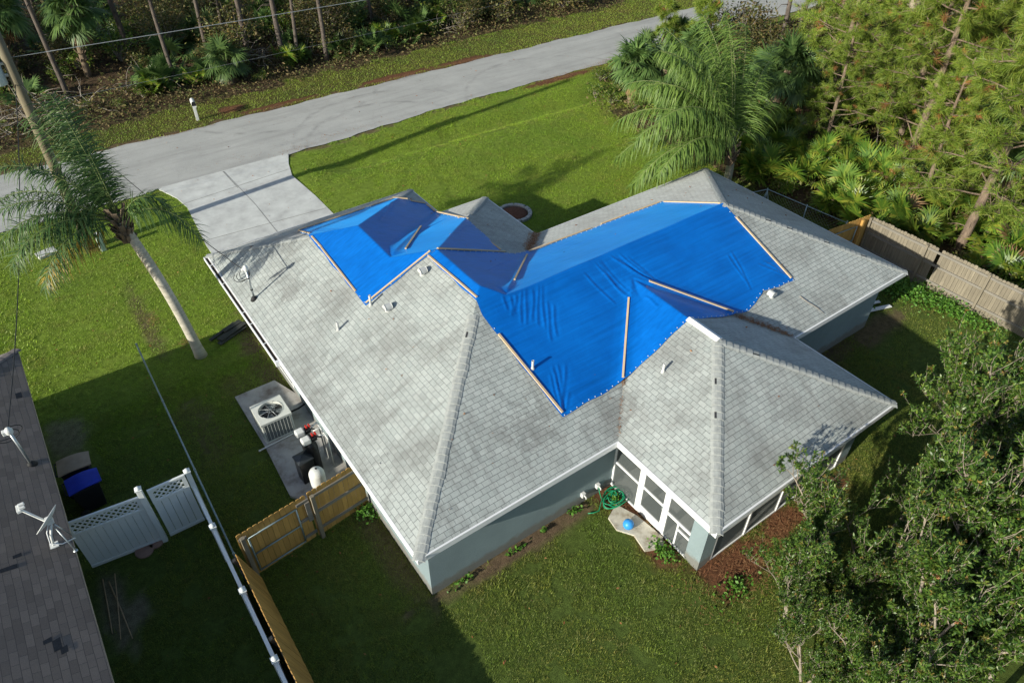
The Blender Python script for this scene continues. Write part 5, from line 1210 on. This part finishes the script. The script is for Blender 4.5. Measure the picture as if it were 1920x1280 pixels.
def pine(nm, seed, h, r0, zlo, nb, blen, ntip, nk, nlen, lean=(0, 0), mats=None, bark='bark_pine', nw=.014, wind=(-.1, .05, 0), azr=None):
    """tapered trunk, crooked limbs, needle plumes at the limb ends"""
    rng = random.Random(seed); r = np.random.default_rng(seed); mb = MB()
    def axis(t): return Vector((lean[0] * t + .12 * math.sin(t * 5 + seed), lean[1] * t + .1 * math.sin(t * 4 + 1), h * t - .15))
    ts = np.linspace(0, 1, 14); mb.tube([axis(t) for t in ts], [r0 * (1.25 if t == 0 else 1) * (1 - .72 * t) for t in ts], 10)
    for k in range(5):                                              # dead stubs
        t = rng.uniform(.1, max(.15, zlo / h)); a = rng.uniform(0, 6.3); p = axis(t); L = rng.uniform(.3, 1.1); mb.tube([p, p + Vector((math.cos(a) * L * .6, math.sin(a) * L * .6, .05)), p + Vector((math.cos(a) * L, math.sin(a) * L, rng.uniform(-.3, .2)))], [.03, .018, .006], 5)
    tips = []
    for k in range(nb):
        t = (zlo + (h - zlo) * ((k + rng.random()) / nb) ** .9) / h; p = axis(min(t, .99)); a = k * 2.4 + rng.uniform(-.5, .5) if azr is None else R(rng.uniform(*azr)); L = blen * (1 - .65 * max(0, (t * h - zlo) / (h - zlo))) * rng.uniform(.7, 1.2); el = rng.uniform(-.15, .5)
        d = Vector((math.cos(a) * math.cos(el), math.sin(a) * math.cos(el), math.sin(el))); pts = [p.copy()]; N = 6
        for j in range(N):
            d = (d + Vector((rng.uniform(-.22, .22), rng.uniform(-.22, .22), rng.uniform(-.16, .2)))).normalized(); p = p + d * (L / N); pts.append(p.copy())
        mb.tube(pts, [min(r0 * .26, .04) * (1 - .85 * j / N) + .006 for j in range(N + 1)], 5, cap=False)
        tips.append((pts[-1], d)); ns = max(2, int(ntip / nb))
        for q in range(ns):
            j = rng.uniform(1.6, N - .2); c = pts[int(j)].lerp(pts[int(j) + 1], j - int(j)); dd = (d * .6 + Vector((rng.gauss(0, .7), rng.gauss(0, .7), rng.gauss(.15, .4)))).normalized(); L2 = L * rng.uniform(.12, .34)
            c2 = c + dd * L2 + Vector((0, 0, -.04)); mb.tube([c, c.lerp(c2, .5) + Vector((0, 0, .03)), c2], [.014, .009, .005], 4, cap=False); tips.append((c2, (dd + Vector((0, 0, .15))).normalized()))
            if rng.random() < .5: tips.append((c.lerp(c2, .55), (dd + Vector((rng.gauss(0, .6), rng.gauss(0, .6), .3))).normalized()))
    tr = mb.mesh(nm + '_trunk', MT[bark])
    P = np.array([t[0] for t in tips]); D = np.array([t[1] for t in tips]) + np.array(wind); n = len(P)
    PP = np.repeat(P, nk, 0); DD = np.repeat(D, nk, 0); back = r.random((n * nk, 1)) * nlen * .8
    PP = PP - DD * back
    d = DD * r.uniform(.35, 1.1, (n * nk, 1)) + r.normal(0, .42, (n * nk, 3)); d /= np.linalg.norm(d, axis=1)[:, None]
    L = nlen * r.uniform(.65, 1.2, (n * nk, 1)); s = np.cross(d, r.normal(0, 1, (n * nk, 3))); s /= np.linalg.norm(s, axis=1)[:, None]
    tipp = PP + d * L + np.array([0, 0, -.22]) * L
    V = np.stack([PP - s * nw / 2, PP + s * nw / 2, tipp], 1).reshape(-1, 3)
    mi = np.repeat((r.random(n) < .035).astype(int), nk)
    return tr, mesh_np(nm + '_needles', V, np.arange(len(V)).reshape(-1, 3), mats or [MT['needle'], MT['needle_dead']], mi)
def bush(nm, seed, n, rad, hgt, leaf, mats, twigs=14):
    rng = random.Random(seed); r = np.random.default_rng(seed); mb = MB(); ends = []
    for k in range(twigs):
        a = rng.uniform(0, 6.3); R2 = rng.uniform(.3, 1) * rad; e = Vector((math.cos(a) * R2, math.sin(a) * R2, rng.uniform(.35, 1) * hgt * (1.15 - .5 * R2 / rad))); m = e * .5 + Vector((rng.uniform(-.1, .1), rng.uniform(-.1, .1), .1 * hgt)); mb.tube([(0, 0, -.05), m, e], [.022, .014, .005], 5, cap=False); ends += [e, m.lerp(e, .5), m.lerp(e, .8)]
    C = np.array([list(ends[j]) for j in r.integers(0, len(ends), n)]) + r.normal(0, rad * .17, (n, 3)) * (1, 1, .75)
    C[:, 2] = np.abs(C[:, 2]); V = leafcloud(C, leaf, seed)
    return mb.mesh(nm + '_stems', MT['deadwood']), mesh_np(nm + '_leaves', V, np.arange(len(V)).reshape(-1, 4), mats)
def plant(name, parts, label, cat, loc, rz=0, sc=1, group=None, tilt=(0, 0)):
    o = thing(name, label, cat, (loc[0], loc[1], gz(loc[0], loc[1]) if len(loc) < 3 else loc[2]), rz, group); o.scale = (sc, sc, sc); o.rotation_euler = (tilt[0], tilt[1], rz)
    for n_, m in parts: link(n_, m, o)
    return o
rnd = random.Random(21)
FANM = [MT['fan_blue'], MT['fan_dead']]; FANB = [MT['fan_bright'], MT['fan_dead']]
PINES = [pine('tall_pine_%d' % k, 30 + k, 13 + k, .15, 6.2, 26, 2.6, 150, 22, .34, (rnd.uniform(-.8, .8), rnd.uniform(-.8, .8)), bark='bark_dark', nw=.03) for k in range(3)]
CAB = [cabbage_palm('cabbage_%d' % k, 60 + k, (2.0, 3.2, 1.1)[k], (26, 28, 20)[k], (.85, .95, .8)[k], (.8, .9, .7)[k], FANM) for k in range(3)]
SAW = [palmetto('palmetto_%d' % k, 70 + k, (15, 12, 18)[k], .62, .75, FANB) for k in range(3)]
SAWD = [palmetto('dark_palmetto_%d' % k, 75 + k, (15, 12)[k], .68, .8, FANM) for k in range(2)]
BUSH = [bush('shrub_%d' % k, 80 + k, (900, 700)[k], (1.0, .8)[k], (1.3, 1.0)[k], .11, MT['bush']) for k in range(2)]
THICK = [bush('thicket_%d' % k, 90 + k, (1500, 1100, 2000)[k], (1.5, 1.2, 1.8)[k], (1.9, 1.4, 2.8)[k], .15, MT['bush_dark'], 30) for k in range(3)]

# woods across the road
lab_p = 'tall slender pine trunk standing in the dark woods across the road'
for (x, y) in ((-.7, 39.6), (5.2, 39), (9.7, 38.7), (11.9, 38.3), (14.1, 36.9), (12.6, 37.8), (19.5, 40.8), (8.0, 41), (16.5, 41.5)):
    plant('pine_tree', [('trunk', PINES[(k := rnd.randrange(3))][0]), ('crown', PINES[k][1])], lab_p, 'pine tree', (x, y), rnd.uniform(0, 6.3), rnd.uniform(.85, 1.15), 'pines in the woods across the road', (rnd.uniform(-.06, .06), rnd.uniform(-.06, .06)))
for k in range(95):
    x, y = rnd.uniform(-40, 62), rnd.uniform(40, 68)
    j = rnd.randrange(3); plant('pine_tree', [('trunk', PINES[j][0]), ('crown', PINES[j][1])], lab_p, 'pine tree', (x, y), rnd.uniform(0, 6.3), rnd.uniform(.75, 1.25), 'pines in the woods across the road', (rnd.uniform(-.08, .08), rnd.uniform(-.08, .08)))
lab_t = 'brown green leafless looking thicket bush in the woods across the road'
for k in range(120):
    x = rnd.uniform(-28, 58); y = rnd.uniform(37.4, 54); j = rnd.randrange(3)
    plant('thicket_bush', [('stems', THICK[j][0]), ('leaves', THICK[j][1])], lab_t, 'bush', (x, y), rnd.uniform(0, 6.3), rnd.uniform(.7, 1.35), 'thicket bushes in the woods across the road')
lab_s = 'green saw palmetto clump among the trunks across the road'
for (x, y, s) in [(17.2, 36.9, 1.2), (20.5, 37.4, 1.25), (22.4, 38.9, 1.3), (19.0, 38.2, 1.1), (24.5, 39.2, 1.3), (27.5, 39.4, 1.2), (15.5, 37.6, 1), (30.5, 39.8, 1.2), (13, 40.0, 1), (8, 40.6, 1), (3.5, 38, .8), (33, 38.5, 1)] + [(rnd.uniform(-20, 50), rnd.uniform(39, 50), rnd.uniform(.9, 1.5)) for _ in range(46)]:
    plant('saw_palmetto', [('fans', (SAWD + SAW[:1])[rnd.randrange(3)])], lab_s, 'palmetto', (x, y), rnd.uniform(0, 6.3), s, 'saw palmettos in the woods across the road')
lab_c = 'young cabbage palm with drooping fans in the woods across the road'
plant('cabbage_palm', [('trunk', CAB[2][0]), ('crown', CAB[2][1])], 'young cabbage palm standing alone at the front edge of the dark woods', 'palm tree', (7.9, 37.0), 1.2, 1.25)
for (x, y, s, j) in [(1.0, 42.5, 1.2, 1), (-2.5, 44, 1.3, 1), (26.5, 40.2, 1.1, 0), (23, 42, 1.2, 1)] + [(rnd.uniform(-22, 52), rnd.uniform(41, 58), rnd.uniform(.9, 1.4), rnd.randrange(3)) for _ in range(24)]:
    plant('cabbage_palm', [('trunk', CAB[j][0]), ('crown', CAB[j][1])], lab_c, 'palm tree', (x, y), rnd.uniform(0, 6.3), s, 'cabbage palms in the woods across the road')
for k in range(46):
    x = rnd.uniform(-24, 58); y = 36.0 + .03 * x + rnd.uniform(0, 2.2) ; j = rnd.randrange(2); plant('shrub', [('stems', BUSH[j][0]), ('leaves', BUSH[j][1])], 'low green shrub at the front edge of the woods across the road', 'shrub', (x, y), rnd.uniform(0, 6.3), rnd.uniform(.4, .95), 'low shrubs at the edge of the woods across the road')
for k in range(26):
    x = rnd.uniform(-24, 58); y = 37.0 + .03 * x + rnd.uniform(0, 3); plant('saw_palmetto', [('fans', (SAWD + SAW[:2])[rnd.randrange(4)])], lab_s, 'palmetto', (x, y), rnd.uniform(0, 6.3), rnd.uniform(.7, 1.2), 'saw palmettos in the woods across the road')
for k in range(60):
    x = rnd.uniform(-28, 56); y = rnd.uniform(38.5, 52); j = rnd.randrange(2); plant('shrub', [('stems', BUSH[j][0]), ('leaves', BUSH[j][1])], 'dark green shrub among the trunks across the road', 'shrub', (x, y), rnd.uniform(0, 6.3), rnd.uniform(1.0, 1.9), 'shrubs among the trunks across the road')
for k in range(55):
    x = rnd.uniform(-28, 56); y = rnd.uniform(37.6, 50); plant('saw_palmetto', [('fans', SAWD[rnd.randrange(2)])], lab_s, 'palmetto', (x, y), rnd.uniform(0, 6.3), rnd.uniform(1, 1.7), 'saw palmettos in the woods across the road')
# tangles of dead branches at the wood's edge
def deadtangle(seed, n, span, hgt):
    rng = random.Random(seed); mb = MB()
    for k in range(n):
        p = Vector((rng.uniform(-span, span), rng.uniform(-span * .5, span * .5), rng.uniform(.05, hgt * .5))); d = Vector((rng.gauss(0, 1), rng.gauss(0, 1), rng.gauss(.25, .5))).normalized(); pts = [p]
        for j in range(5): d = (d + Vector((rng.gauss(0, .3), rng.gauss(0, .3), rng.gauss(-.05, .2)))).normalized(); p = p + d * rng.uniform(.15, .4); p.z = max(.02, p.z); pts.append(p)
        mb.tube(pts, [.02, .017, .013, .010, .007, .004], 5, cap=False)
    return mb.mesh('dead_branches', MT['deadwood'])
DT = [deadtangle(5, 34, 1.6, 1.6), deadtangle(6, 26, 1.2, 1.2)]
for (x, y, s) in [(-4.5, 37, 1.2), (-1.5, 36.6, 1.1), (-3.0, 38.5, 1.3), (3.2, 38.6, 1.1), (14, 39.5, 1.2), (-6.5, 36.8, 1.2), (24, 38, .8), (10, 39.5, 1.2)]:
    plant('dead_branch_pile', [('branches', DT[rnd.randrange(2)])], 'tangle of bare grey branches at the edge of the woods across the road', 'branches', (x, y), rnd.uniform(0, 6.3), s, 'bare branch tangles in the woods')

# woods on the right
NP = [pine('green_pine_%d' % k, 40 + k, 11.5, .20, (1.9, 1.6, 1.5)[k], (46, 44, 40)[k], 3.7, 520, 46, .42, (.3, .2), nw=.024) for k in range(3)]
PINE_R = [(26.7, 1.3, 4.2, 1.0, 0, 'big pine just behind the grey wooden fence, its thick trunk bare near the ground'), (31.5, 6.5, 1.0, 1.0, 1, 'pine with bright plumes in the middle of the right hand woods'), (30.5, 1.8, 2.2, .95, 2, 'pine with forked trunk nearest the right picture edge'), (39.2, 16.9, 2.0, .9, 1, 'slim pale barked pine left of the bright pine plumes at the top'), (36, 10.5, .3, 1.0, 0, 'tall pine half hiding the white roof at the top right'), (34, 4.5, 5.2, 1.05, 2, 'broad pine filling the upper right corner'), (41.5, 11.5, 3.0, 1.0, 1, 'distant pine in front of the white roof at the top'), (29.5, 10.0, 1.4, .62, 1, 'short bushy pine among the palmettos behind the queen palm'), (28.6, 4.2, 2.4, .6, 2, 'short bushy pine beside the big pine near the fence corner'), (33.5, 8.4, 5.0, .9, 0, 'pine with dense plumes behind the short bushy pines'), (37.5, 6.5, 2.0, 1.0, 1, 'pine standing in the second row of the right hand woods'), (35.5, 14.0, 3.5, .9, 2, 'pine at the left end of the bright pine group')]
for (x, y, rz, s, j, lb) in PINE_R: plant('pine_tree', [('trunk', NP[j][0]), ('crown', NP[j][1])], lb, 'pine tree', (x, y), rz, s)
for (x, y, lb) in ((39.2, 20.5, 'bare pine trunk with a broken hooked branch beside the road'), (43.0, 22.0, 'dark leaning trunk behind the hooked branch pine'), (36.5, 24.6, 'stout dark trunk standing where the palms meet the road'), (47.0, 21.8, 'thin orange brown trunk next to the distant round palm'), (44.5, 17.5, 'bare pine trunk farthest back on the right')):
    j = rnd.randrange(3); plant('pine_tree', [('trunk', PINES[j][0]), ('crown', PINES[j][1])], lb, 'pine tree', (x, y), rnd.uniform(0, 6), 1.1, None, (rnd.uniform(-.08, .08), rnd.uniform(-.05, .1)))
YP = pine('young_pine', 47, 4.8, .06, 1.3, 18, 1.3, 120, 50, .4, (.1, .1), nw=.024)
plant('pine_tree', [('trunk', YP[0]), ('crown', YP[1])], 'young pine with drooping plumes in front of the road beyond the lawn', 'pine tree', (34.2, 23.0), 4, 1.1)
plant('pine_tree', [('trunk', YP[0]), ('crown', YP[1])], 'small bright green young pine among the palms by the road', 'pine tree', (32.0, 24.3), 1, 1)
lab = 'bright yellow green saw palmetto clump in the woods right of the house'
for k in range(110):
    for _ in range(30):
        x, y = rnd.uniform(24.2, 40), rnd.uniform(-3, 19)
        if x - 24 > (y - 12) * .25: break
    plant('saw_palmetto', [('fans', SAW[rnd.randrange(3)])], lab, 'palmetto', (x, y), rnd.uniform(0, 6.3), rnd.uniform(.9, 1.5), 'saw palmettos right of the house')
for k in range(34):
    x, y = rnd.uniform(24.6, 30), rnd.uniform(2.5, 13.5); plant('saw_palmetto', [('fans', SAW[rnd.randrange(3)])], 'bright yellow green saw palmetto clump in the woods right of the house', 'palmetto', (x, y), rnd.uniform(0, 6.3), rnd.uniform(.9, 1.4), 'saw palmettos right of the house')
lab = 'leafy green shrub in the woods right of the house'
for (x, y, s) in [(25.3, 23.0, 1.1), (24.9, 21.2, .9), (26.8, 24.3, 1.0), (28.4, 24.8, .9), (30.2, 25.2, .8), (32.6, 25.0, .8), (35.0, 24.8, 1.0), (25.6, 19.8, .7), (25.0, 18.4, .8), (25.8, 15.5, .9), (25.0, 13.5, .9), (25.6, 11.6, 1.0), (24.6, 8.6, .8), (24.4, 6.6, .8), (24.8, 2.5, .9), (25.2, 0.4, .8), (25.5, 4.8, .8), (25.0, -1.8, .8)] + [(rnd.uniform(25, 46), rnd.uniform(-6, 21), rnd.uniform(.8, 1.5)) for _ in range(40)]:
    j = rnd.randrange(2); plant('shrub', [('stems', BUSH[j][0]), ('leaves', BUSH[j][1])], lab, 'shrub', (x, y), rnd.uniform(0, 6.3), s, 'green shrubs right of the house')
lab = 'brown green thicket bush behind the palms on the right'
for (x, y, s) in [(38, 22.5, 1.2), (40, 23.5, 1.2), (41.5, 20, 1.3), (37, 19.5, 1.1), (44, 20, 1.3), (34.5, 20.5, 1)] + [(rnd.uniform(36, 60), rnd.uniform(-2, 23), rnd.uniform(.8, 1.5)) for _ in range(22)]:
    j = rnd.randrange(3); plant('thicket_bush', [('stems', THICK[j][0]), ('leaves', THICK[j][1])], lab, 'bush', (x, y), rnd.uniform(0, 6.3), s, 'thicket bushes behind the palms')
for (x, y, s, j, lb) in ((25.8, 20.4, 1.15, 0, 'cabbage palm with stiff fans at the left end of the palm group by the lawn'), (28.0, 21.8, 1.1, 2, 'cabbage palm half hidden behind the stiff fan palm'), (31.5, 21.0, 1.0, 2, 'small upright cabbage palm between queen palm and road'), (29.5, 1.2, 1.5, 1, 'large shaggy cabbage palm with hanging fans behind the grey fence'), (31.0, -0.6, 1.5, 1, 'second shaggy cabbage palm at the right picture edge'), (33.0, 3.5, 1.4, 1, 'cabbage palm in shade behind the forked pine'), (48.5, 23.5, 1.3, 0, 'round dark cabbage palm far back beside the road'), (27.5, 16.8, 1.1, 0, 'cabbage palm behind the queen palm fronds'), (30.5, 15.0, 1.2, 0, 'cabbage palm with grey green fans right of the queen palm'), (31.2, 24.9, 1.0, 2, 'low cabbage palm at the edge of the road behind the young pines'), (33.6, 24.6, .8, 0, 'cabbage palm hiding the road edge right of the young pines'), (29.6, 23.2, .9, 2, 'low cabbage palm directly behind the small young pine'), (27.2, 19.2, 1.1, 0, 'cabbage palm beside the dark hollow at the lawn edge'), (26.0, 17.2, .95, 2, 'low cabbage palm at the lawn edge left of the queen palm'), (32.2, 21.8, .95, 0, 'cabbage palm with dead fans below its crown near the road'), (29.0, 13.0, 1.15, 1, 'cabbage palm leaning out right of the queen palm trunk')):
    plant('cabbage_palm', [('trunk', CAB[j][0]), ('crown', CAB[j][1])], lb, 'palm tree', (x, y), rnd.uniform(0, 6.3), s)
for (x, y, s) in ((31, 8.5, .9), (27.5, 5.5, .8)): plant('dead_branch_pile', [('branches', DT[1])], 'grey dead branch tangle among the bright palmettos', 'branches', (x, y), rnd.uniform(0, 6), s, 'dead branches among the palmettos')
for k in range(30):
    x, y = rnd.uniform(48, 78), rnd.uniform(-8, 22); j = rnd.randrange(3); plant('pine_tree', [('trunk', NP[j][0]), ('crown', NP[j][1])], 'distant green pine beyond the right hand woods', 'pine tree', (x, y), rnd.uniform(0, 6), rnd.uniform(.7, .95), 'distant pines at the top right')
# distant house behind the pines
fh = thing('distant_house', 'distant house with a pale roof glimpsed through the pines at the top right', 'house', (60, 18, 0), R(8))
mb = MB(); mb.box((0, 0, 1.3), (11, 9, 2.7)); mb.build('wall', MT['tan'], fh)
mb = MB(); mb.add([(-6, -5, 2.6), (6, -5, 2.6), (6, 5, 2.6), (-6, 5, 2.6), (-1.5, 0, 4.4), (1.5, 0, 4.4)], [(0, 1, 5, 4), (1, 2, 5), (2, 3, 4, 5), (3, 0, 4)]); mb.build('roof', MT['white'], fh)
mb = MB(); mb.box((-5.52, -1.5, 1.4), (.05, 1.4, 1.1)); mb.build('window', MT['black'], fh)

# ------------------------------------------------------------------ oaks at the lower right
def oak(nm, seed, spec):
    """spec: list of stems (base offset, lean vector, length, radius)"""
    rng = random.Random(seed); mb = MB(); LP = []; NPn = []; DP = []
    def br(p, d, L, r_, depth):
        N = 5; pts = [p.copy()]; q = p.copy(); dd = d.normalized()
        for j in range(N):
            dd = (dd + Vector((rng.gauss(0, .13), rng.gauss(0, .13), rng.gauss(.07, .08)))).normalized(); q = q + dd * (L / N); pts.append(q.copy())
        mb.tube(pts, [max(.004, r_ * (1 - .45 * j / N)) for j in range(N + 1)], 6 if r_ > .02 else 4, cap=False)
        if depth >= 3:
            for j in range(1, N + 1):
                for _ in range(1 if depth == 3 else 2): LP.append((pts[j - 1].lerp(pts[j], rng.random()), dd))
            for _ in range(5): LP.append((pts[-1] - dd * rng.random() * .05, dd))
            x = rng.random()
            if x < .05: NPn.append((pts[-1], dd))
            elif x < .053: DP.append((pts[-1], dd))
        if depth in (1, 2) and rng.random() < .75:
            for _ in range(2):
                a = rng.randrange(1, N + 1); p1 = pts[a]; sv = Vector((rng.gauss(-.05, .25), rng.gauss(.05, .25), 1)).normalized(); SLN = rng.uniform(.5, 1.1); n_ = int(SLN / .045)
                sp_ = [p1 + sv * SLN * t + Vector((.05 * math.sin(t * 4 + a), .04 * math.sin(t * 5), 0)) for t in np.linspace(0, 1, 6)]
                mb.tube(sp_, [.009, .008, .007, .006, .004, .003], 4, cap=False)
                for q_ in range(n_):
                    t = .2 + .8 * q_ / n_; LP.append((p1 + sv * SLN * t, (sv + Vector((rng.gauss(0, .8), rng.gauss(0, .8), 0))).normalized()))
                if rng.random() < .22: NPn.append((sp_[-1], sv))
        if depth < 4:
            nch = (0, 4, 3, 3)[depth] if depth else 12
            for c in range(nch):
                t = (.08 + .9 * (c + rng.random()) / nch if depth == 0 else rng.uniform(.3, 1)) if c else 1; a = min(int(t * N), N - 1); b0 = pts[a].lerp(pts[a + 1], t * N - a); s = Vector((rng.gauss(0, 1), rng.gauss(0, 1), rng.gauss(.15, .7))); s = (s - dd * s.dot(dd)).normalized(); an = rng.uniform(.35, .95)
                br(b0, dd * math.cos(an) + s * math.sin(an) + Vector((0, 0, .30)), L * (rng.uniform(.26, .42) * (1.15 - .45 * t) if depth == 0 else rng.uniform(.42, .68)), max(.004, r_ * rng.uniform(.42, .62)), depth + 1)
    for (o_, d, L, r_) in spec: br(Vector(o_), Vector(d), L, r_, 0)
    r = np.random.default_rng(seed)
    def leaves(A, L0, w0, m, nm2, each=1):
        P = np.repeat(np.array([list(a[0]) for a in A]), each, 0); D = np.repeat(np.array([list(a[1]) for a in A]), each, 0); n = len(P)
        u = D * .55 + r.normal(0, .62, (n, 3)) + np.array([-.10, 0, .1]); u /= np.linalg.norm(u, axis=1)[:, None]; s = np.cross(u, r.normal(0, .5, (n, 3)) + np.array([0, 0, 1.2])); s /= np.linalg.norm(s, axis=1)[:, None]; w = np.cross(s, u)
        L = (L0 * r.uniform(.6, 1.25, n))[:, None]; W_ = L * w0 / L0 * .5
        b = P + u * .008; m1 = P + u * L * .35; m2 = P + u * L * .72 - w * L * .05; t = P + u * L - w * L * .14
        V = np.stack([b, m1 - s * W_ + w * L * .03, m1 + s * W_ + w * L * .03, m2 - s * W_ * .85, m2 + s * W_ * .85, t], 1).reshape(-1, 3)
        k = np.arange(n)[:, None] * 6; F = np.concatenate([k + [0, 2, 1], k + [1, 2, 4], k + [1, 4, 3], k + [3, 4, 5]], 0)
        return mesh_np(nm2, V, F, m)
    parts = [('trunk', mb.mesh(nm + '_wood', MT['bark_oak'])), ('crown', leaves(LP, .122, .037, MT['leaf_oak'], nm + '_leaves'))]
    if NPn: parts.append(('new_leaves', leaves(NPn, .085, .026, MT['leaf_new'], nm + '_new', 11)))
    if DP: parts.append(('dead_leaves', leaves(DP, .11, .04, MT['leaf_dead'], nm + '_dead', 9)))
    return parts
OK = [oak('oak_%s' % 'abc'[k], (4, 12, 23)[k], [((0, 0, -.1), (-.12, .10, 1), 3.9, .075), ((.15, -.1, -.1), (.28, .08, 1), 3.6, .06), ((.0, .1, -.1), (.02, .30, 1), 3.3, .05)][:(3, 2, 3)[k]]) for k in range(3)]
for (x, y, rz, sc, k, lb) in ((7.3, -5.2, .3, .62, 0, 'small oak leaning over the mulch closest to the corner column of the porch'), (9.2, -5.15, 2.2, .78, 1, 'slender oak whose tips rise in front of the lower right roof edge'), (10.3, -6.3, 5.0, .95, 2, 'oak with forked pale stems behind the slender roof edge oak'), (14.9, -5.2, 1.1, 1.0, 0, 'oak with yellow shoot tips at the right edge below the grey fence'), (8.4, -7.6, 3.3, .9, 2, 'oak at the bottom edge with a curved grey trunk'), (12.3, -6.3, .8, 1.08, 1, 'tall bare stemmed oak in the middle of the oak group'), (11.4, -8.4, 4.2, 1.2, 0, 'dense glossy oak filling the bottom right corner'), (6.3, -6.4, 5.2, .52, 1, 'low dark oak thicket at the bottom right of centre'), (13.6, -7.6, 2.9, 1.15, 2, 'broad oak cut off by the right picture edge'), (9.6, -9.2, 1.7, 1.0, 1, 'leafy oak cut off by the bottom edge'), (6.9, -8.1, 2.0, .7, 0, 'small leafy oak cut off by the bottom edge right of centre'), (6.3, -6.75, 1.9, .34, 2, 'ankle high oak sucker at the foot of the low oak thicket'), (7.1, -8.5, .2, .45, 1, 'small oak sucker at the bottom edge below the low thicket'), (8.2, -6.1, 1.2, .5, 2, 'low oak sapling between the mulch and the taller oaks'), (7.5, -7.2, 2.7, .6, 1, 'low oak sapling under the curved grey trunk'), (12.0, -5.2, 3.6, .6, 0, 'low oak sapling between the slender oak and the tall bare stemmed oak'), (10.0, -7.2, .4, .65, 0, 'low oak sapling in the shade in the middle of the oak group')):
    plant('oak_tree', OK[k], lb, 'oak tree', (x, y), rz, sc)
